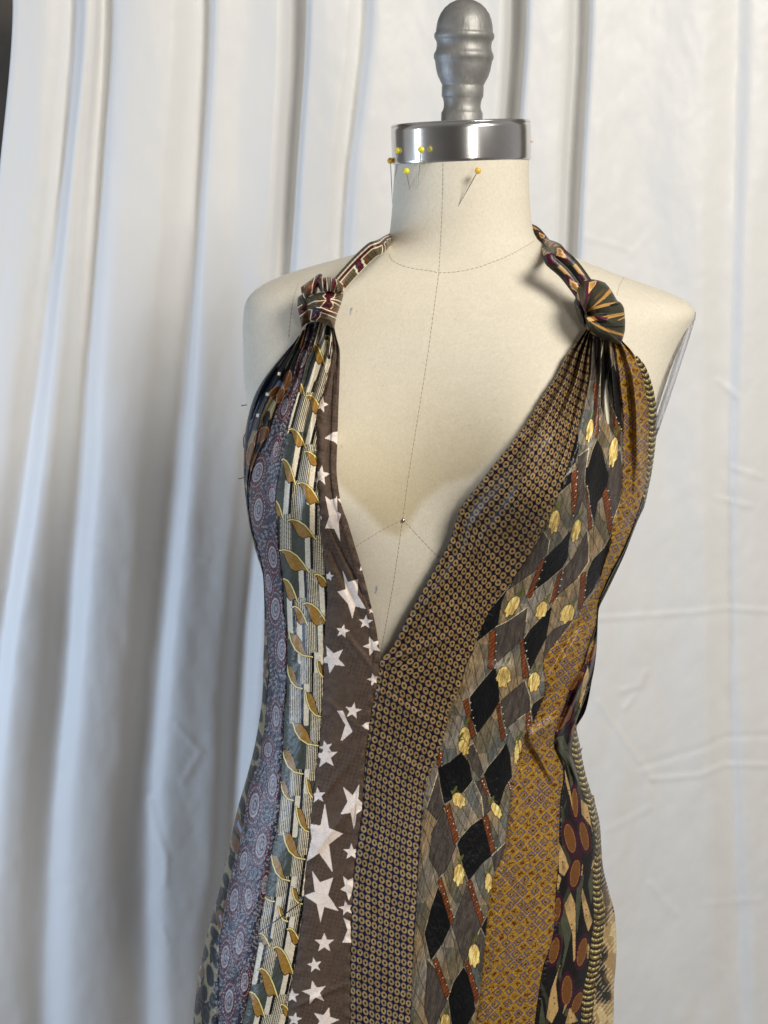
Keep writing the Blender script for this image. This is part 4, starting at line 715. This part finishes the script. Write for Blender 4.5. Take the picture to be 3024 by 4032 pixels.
def strap(name, path, halfw, thick, painter, label, lobes=1, n=220, m=64):
    """path: photo px x, y and depth offset from the body, or absolute depth."""
    P = resample(path, n); q = np.linspace(0, 1, n); hw = np.interp(q, np.linspace(0, 1, len(halfw)), halfw)
    T = np.gradient(P, axis=0); T /= np.linalg.norm(T, axis=1, keepdims=True)
    V = CAM - P; V /= np.linalg.norm(V, axis=1, keepdims=True); Wv = np.cross(T, V); Wv /= np.linalg.norm(Wv, axis=1, keepdims=True); Nv = np.cross(Wv, T)
    th = np.linspace(0, 2*math.pi, m, endpoint=False)
    prof = np.sin(th) * (1.0 if lobes == 1 else (.55 + .45 * np.abs(np.cos(th * 1.0)) ** 1.0))
    if lobes == 2: prof = np.sign(np.sin(th)) * np.abs(np.sin(th)) ** .5 * (.25 + .75 * np.sin(np.abs(np.cos(th)) * math.pi) ** .7)
    tw = thick * (1 + .10 * np.sin(q * 17))
    VV = P[:, None] + hw[:, None, None] * np.cos(th)[None, :, None] * Wv[:, None] + (tw[:, None] * prof[None, :])[..., None] * Nv[:, None]
    L = np.r_[0, np.cumsum(np.linalg.norm(np.diff(P, axis=0), axis=1))]
    a = np.broadcast_to(th / (2*math.pi), (n, m)); l = np.broadcast_to(L[:, None], (n, m))
    c = painter(np.broadcast_to(np.cos(th), (n, m)).ravel(), l.ravel(), a.ravel())
    return mesh_np(name, VV, grid_faces(n, m, True), SILK, dress, dye(c), label=label)
def paint_strap_left(w, l, a):
    l = l * 1000; n = len(w); c = flat(n, BRN); per = 26.0; f = ((l + w * 2) / per) % 1; k = np.floor((l + w * 2) / per)
    c[(f > .5)] = OLV; c[(w < -.12)] = BUR; c[(w < -.58)] = GRG * .8
    c[(np.abs(w + .1) < .06)] = CREAM; c[(np.abs(w + .6) < .05)] = CREAM * .9
    g = (f < .30); c[g & (w > -.2)] = BUR; c[g & (np.abs(w) < .3) & (f < .1)] = NVY
    c[((np.abs(f - .30) < .035) | (np.abs(f - .97) < .03)) & (w > -.12)] = CREAM; c[w > .90] = CREAM
    return c + 14 * np.sin(l * 3.3)[:, None]
def paint_strap_right(w, l, a):
    l = l * 1000; n = len(w); c = flat(n, (58, 60, 46)); ws = np.where(w < 0, w + .5, w - .5); f = ((l + np.where(w < 0, 0, 7)) / 34.0) % 1
    T = A((176, 140, 88)); d = np.abs(ws) / .34 + np.abs(f - .35) / .20
    c[(np.abs(ws - .1) < .13) & (f > .55) & (f < .95)] = T; c[(np.abs(ws + .25) < .10) & (f > .68)] = (28, 26, 30)
    c[d < 1.9] = (76, 26, 46); c[d < 1.0] = (214, 184, 134); c[d < .68] = (160, 120, 66); c[(f < .07) & (ws > 0)] = (26, 24, 28)
    return c
LP = [cast(*A(q), dress_depth) for q in [(1310, 1150), (1375, 1075), (1420, 1027), (1470, 982)]]
LP = [toward_cam(LP[0], .016), toward_cam(LP[1], .007), toward_cam(LP[2], .004), toward_cam(LP[3], .004), at_depth(1528, 948, -.012), at_depth(1580, 925, .040), at_depth(1700, 905, .066), at_depth(1815, 898, .072)]
strap("strap", LP, [.0058, .0060, .0056, .0050, .0048, .005, .006, .007], .0042, paint_strap_left, "woven burgundy strap with cream outlines running up to the neck")
RP = [cast(*A(q), dress_depth) for q in [(2318, 1165), (2235, 1055), (2185, 1010)]]
RP = [toward_cam(RP[0], .012), toward_cam(RP[1], .0045), toward_cam(RP[2], .003), at_depth(2140, 962, -.006), at_depth(2096, 912, .020), at_depth(2040, 895, .046), at_depth(1930, 896, .066), at_depth(1815, 898, .072)]
strap("strap", RP, [.0085, .0090, .0084, .0072, .0058, .0055, .006, .007], .0034, paint_strap_right, "olive strap with tan diamonds running up to the neck", lobes=2)

# loose thread ends at the outer seams
def thread(px, dep=-.012, r=.00035):
    P = resample([at_depth(a, b, dep) for a, b in px], 24); v, f = tube(P, r, 6); return mesh_np("loose_thread", v, f, M_DARKTHREAD, dress)
for q in [z2([(180, 1490), (140, 1497), (100, 1503)]), z2([(222, 1345), (230, 1320), (213, 1288)]), z2([(145, 1700), (118, 1770), (120, 1830), (145, 1845)]), z2([(135, 2052), (110, 2075), (78, 2082)]), z8([(1175, 60), (1185, 40), (1192, 25)])]: thread(q)

# ---------------------------------------------------------------- dress form
form = thing("dress_form", "cream linen dress form with steel neck band and grey finial behind the neckties", "dress form", (0.09, 0.0, 0.70))
def paint_linen(P):
    x, y = to_px(P); n = len(x); c = flat(n, (209, 202, 185)); c += 4 * fbm(x / 60, y / 60, 3)[:, None] + 7 * fbm(x / 300, y / 200, 5)[:, None]
    front = P[:, 1] < 0; c = c * (1 + .05 * (noise(x / 3.0, y / 3.0, 42) - .5))[:, None]
    # two-lobed tan area between the busts, deeper towards its lower edge
    edge1 = seg_dist(x, y, [(1330, 1960), (1420, 2040), (1500, 2110), (1570, 2140), (1600, 2110), (1660, 2020), (1740, 1930), (1860, 1870)])
    def tan_patch(poly, amt, soft):
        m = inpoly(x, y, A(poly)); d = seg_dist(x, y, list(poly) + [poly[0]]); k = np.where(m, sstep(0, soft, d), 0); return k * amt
    k = tan_patch([(1250, 900), (2300, 900), (2100, 1700), (1990, 1790), (1880, 1890), (1760, 1925), (1680, 1990), (1620, 2090), (1570, 2135), (1500, 2110), (1420, 2020), (1345, 1950), (1250, 1850)], .55, 45) * sstep(1380, 2080, y)
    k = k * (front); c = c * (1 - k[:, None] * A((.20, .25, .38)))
    for q, wd in [(z2([(972, 735), (966, 780)]), 6), (z4([(1170, 925), (1165, 970)]), 8)]:
        m = front & (seg_dist(x, y, q) < wd / 2); c[m] = (150, 153, 162)
    h = noise(x / 7, y / 7, 11) * noise(x / 9, y / 5, 13); c[front & (h > .82)] -= 16
    return c
def build_torso():
    zt = at_depth(1815, 600, 0.)[2]; zb = at_depth(1600, 4250, 0.)[2]; zm = at_depth(1600, 2750, 0.)[2]
    zs = np.r_[np.linspace(zt, zm, 440), np.linspace(zm, zb, 60)[1:]]
    th = np.r_[np.linspace(math.pi, 2*math.pi, 520, endpoint=False), np.linspace(0, math.pi, 90, endpoint=False)]   # front then back
    xc, a, b, bb, n = [v[:, None] for v in TORSO.ring(zs)]
    C = np.cos(th)[None, :]; S = np.sin(th)[None, :]
    X = xc + a * np.sign(C) * np.abs(C) ** (2 / n); Zs = np.broadcast_to(zs[:, None], X.shape)
    Y = np.where(S <= 0, -TORSO.depth(X, Zs), bb * np.abs(S) ** (2 / n))
    P = np.stack([X, Y, Zs], -1); R, Cn = X.shape
    V = P.reshape(-1, 3); F = grid_faces(R, Cn, True, flip=True)
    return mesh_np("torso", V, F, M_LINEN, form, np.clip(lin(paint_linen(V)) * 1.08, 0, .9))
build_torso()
def tpt(x, y, off=.0002): return toward_cam(cast(A(x), A(y), torso_depth), np.full(np.shape(x), off))
def seam(name, px, r=.00026, off=.0001, dash=True):
    q = resample(px, 200); P = tpt(q[:, 0], q[:, 1], off); parts = []
    if dash:
        L = np.r_[0, np.cumsum(np.linalg.norm(np.diff(P, axis=0), axis=1))]; s = 0.0
        while s < L[-1] - .002:
            l = np.linspace(s, s + .0030, 5); parts.append(tube(np.stack([np.interp(l, L, P[:, i]) for i in range(3)], -1), [r*.3, r, r, r, r*.3], 5)); s += .0036
    else: parts.append(tube(P, r, 5))
    return mesh_np(name, *join(parts), M_THREAD, form)
dd = lambda pts: [(a * D, b * D) for a, b in pts]
seam("seam", dd([(957, 352), (956, 420), (953, 500), (948, 590)])); seam("seam", dd([(948, 590), (925, 760), (900, 920), (884, 1020), (870, 1122), (850, 1260), (821, 1418)]))
seam("seam", z2([(1270, 300), (1290, 345), (1380, 395), (1480, 420), (1609, 437)]) + [(1728, 1074)] + [(1400 + a / 1.843, b / 1.843) for a, b in [(700, 1975), (850, 1950), (1000, 1900), (1120, 1850), (1220, 1795), (1300, 1745)]])
seam("seam", dd([(870, 1122), (820, 1148), (766, 1182)])); seam("seam", dd([(870, 1122), (915, 1170), (968, 1226)]))
seam("seam", z2([(550, 530), (505, 700), (482, 870), (474, 985)]), .0002, .00005); seam("seam", z3([(922, 482), (880, 560), (862, 640)]), .0002, .00005)
nb = tpt(871 * D, 1124 * D, .0006); nb = A(nb)
v, f = lathe([(-.001, .0016), (0, .0016), (.0006, .0014), (.0010, .0009), (.0012, .0001)], nb, (0, -1, .1), 20); mesh_np("nail_head", v, f, M_STEEL, form)
# steel neck band, slightly tilted
tl = math.tan(math.radians(2.2)); bx = Vector((-tl, 0, 1)).normalized()
cb = at_depth(997 * D, 349 * D, 0.); R0 = .0556; H = .0305
prof = [(-.0005, R0 - .004), (-.0005, R0 - .0006), (0, R0)] + [(h, R0 + .0004 * math.sin(h / H * 3.14)) for h in np.linspace(.002, H - .0016, 8)] + [(H - .0016 + .0016 * math.sin(a), R0 - .0016 + .0016 * math.cos(a)) for a in np.linspace(0, math.pi / 2, 7)] + [(H + .0001, .02), (H + .0001, .0001)]
v, f = lathe(prof, cb, bx, 160); mesh_np("neck_band", v, f, M_CHROME, form)
# turned finial
u = .0001143; base_c = A(cb) + A(bx) * H
kn = [(865, 145), (800, 145), (796, 142), (786, 137), (770, 131), (750, 128.5), (725, 130), (700, 136), (688, 142), (682, 145.5), (612, 146), (606, 144), (596, 148), (575, 158), (540, 175), (500, 187), (460, 194), (430, 199), (422, 203), (412, 207), (398, 208), (384, 206), (374, 202), (366, 197), (350, 192), (325, 189), (300, 191), (284, 198), (276, 204), (262, 208), (246, 208), (236, 203), (228, 197), (210, 196), (180, 193), (140, 184), (100, 168), (60, 141), (30, 108), (8, 66), (0, 32), (-3, 1)]
kn_c = at_depth(1400 + 772 / 1.843, 465, 0.); zoff = (A(kn_c)[0] - base_c[0])
kp = [((868 - a) * u * .94, b * u) for a, b in kn]
v, f = lathe(kp, base_c + A((zoff * .6 + .0003, 0, 0)), Vector((.018, 0, 1)), 96); mesh_np("finial", v, f, M_CAST, form)
# clear arm plate on the right armhole
def arm_plate():
    a = A(at_depth(2736, 1226, -.005)); b = A(at_depth(2572, 1722, -.005)); e1 = (b - a) / 2; e2 = A((.0142, .058, .003)); cc = (a + b) / 2 + A((-.0005, .0, .0))
    nn = np.cross(e2, e1); nn /= np.linalg.norm(nn); nn *= np.sign(nn[0])
    th = np.linspace(0, 2*math.pi, 96, endpoint=False); prof = [(.001, -.0022), (.90, -.0022), (.97, -.0019), (1, 0), (.975, .0019), (.93, .0026), (.86, .0018), (.001, .0020)]
    V = np.stack([cc + r_ * (np.cos(th)[:, None] * e1 + np.sin(th)[:, None] * e2) + h_ * nn for r_, h_ in prof])
    mesh_np("arm_plate", V.reshape(-1, 3), grid_faces(len(prof), 96, True), M_FROST, form)
arm_plate()

# ---------------------------------------------------------------- pins
def pin(label, head, tip, out, r, m, dep=None, stem=True, group="ball headed pins stuck in the neck"):
    t = A(tpt(*tip, 0.)) if dep is None else A(at_depth(*tip, dep))
    h = A(at_depth(*head, t[1] - out)); d = (h - t) / np.linalg.norm(h - t); t2 = t - d * .002
    p = thing("pin", label, "pin", t.tolist(), group)
    v, f = tube(np.stack([t2, t2 + (h - t2) * .5, h]), [.00015, .00038, .00038], 8); mesh_np("stem", v, f, M_STEEL, p)
    a = np.linspace(-math.pi / 2, math.pi / 2, 16); v, f = lathe([(r * math.sin(q), max(r * math.cos(q), 1e-5)) for q in a], h, d, 24); mesh_np("head", v, f, m, p)
pin("amber headed pin jutting out at the far left of the neck", (1537, 633), (1545, 797), .006, .0025, M_ORANGE)
pin("yellow headed pin overlapping the left end of the steel band", (1568, 593), (1556, 698), .014, .0025, M_YELLOW)
pin("yellow headed pin in front of the bright streak on the steel band", (1658, 589), (1643, 740), .012, .0025, M_YELLOW)
pin("short yellow headed pin just below the steel band", (1600, 674), (1613, 743), .010, .0025, M_YELLOW)
pin("amber headed pin slanting across the middle of the neck", (1882, 672), (1805, 811), .010, .0025, M_ORANGE)
pin("tiny pink pearl headed pin at the right end of the steel band", (2093, 553), (2076, 557), .003, .0016, M_PEARL, dep=-.004)
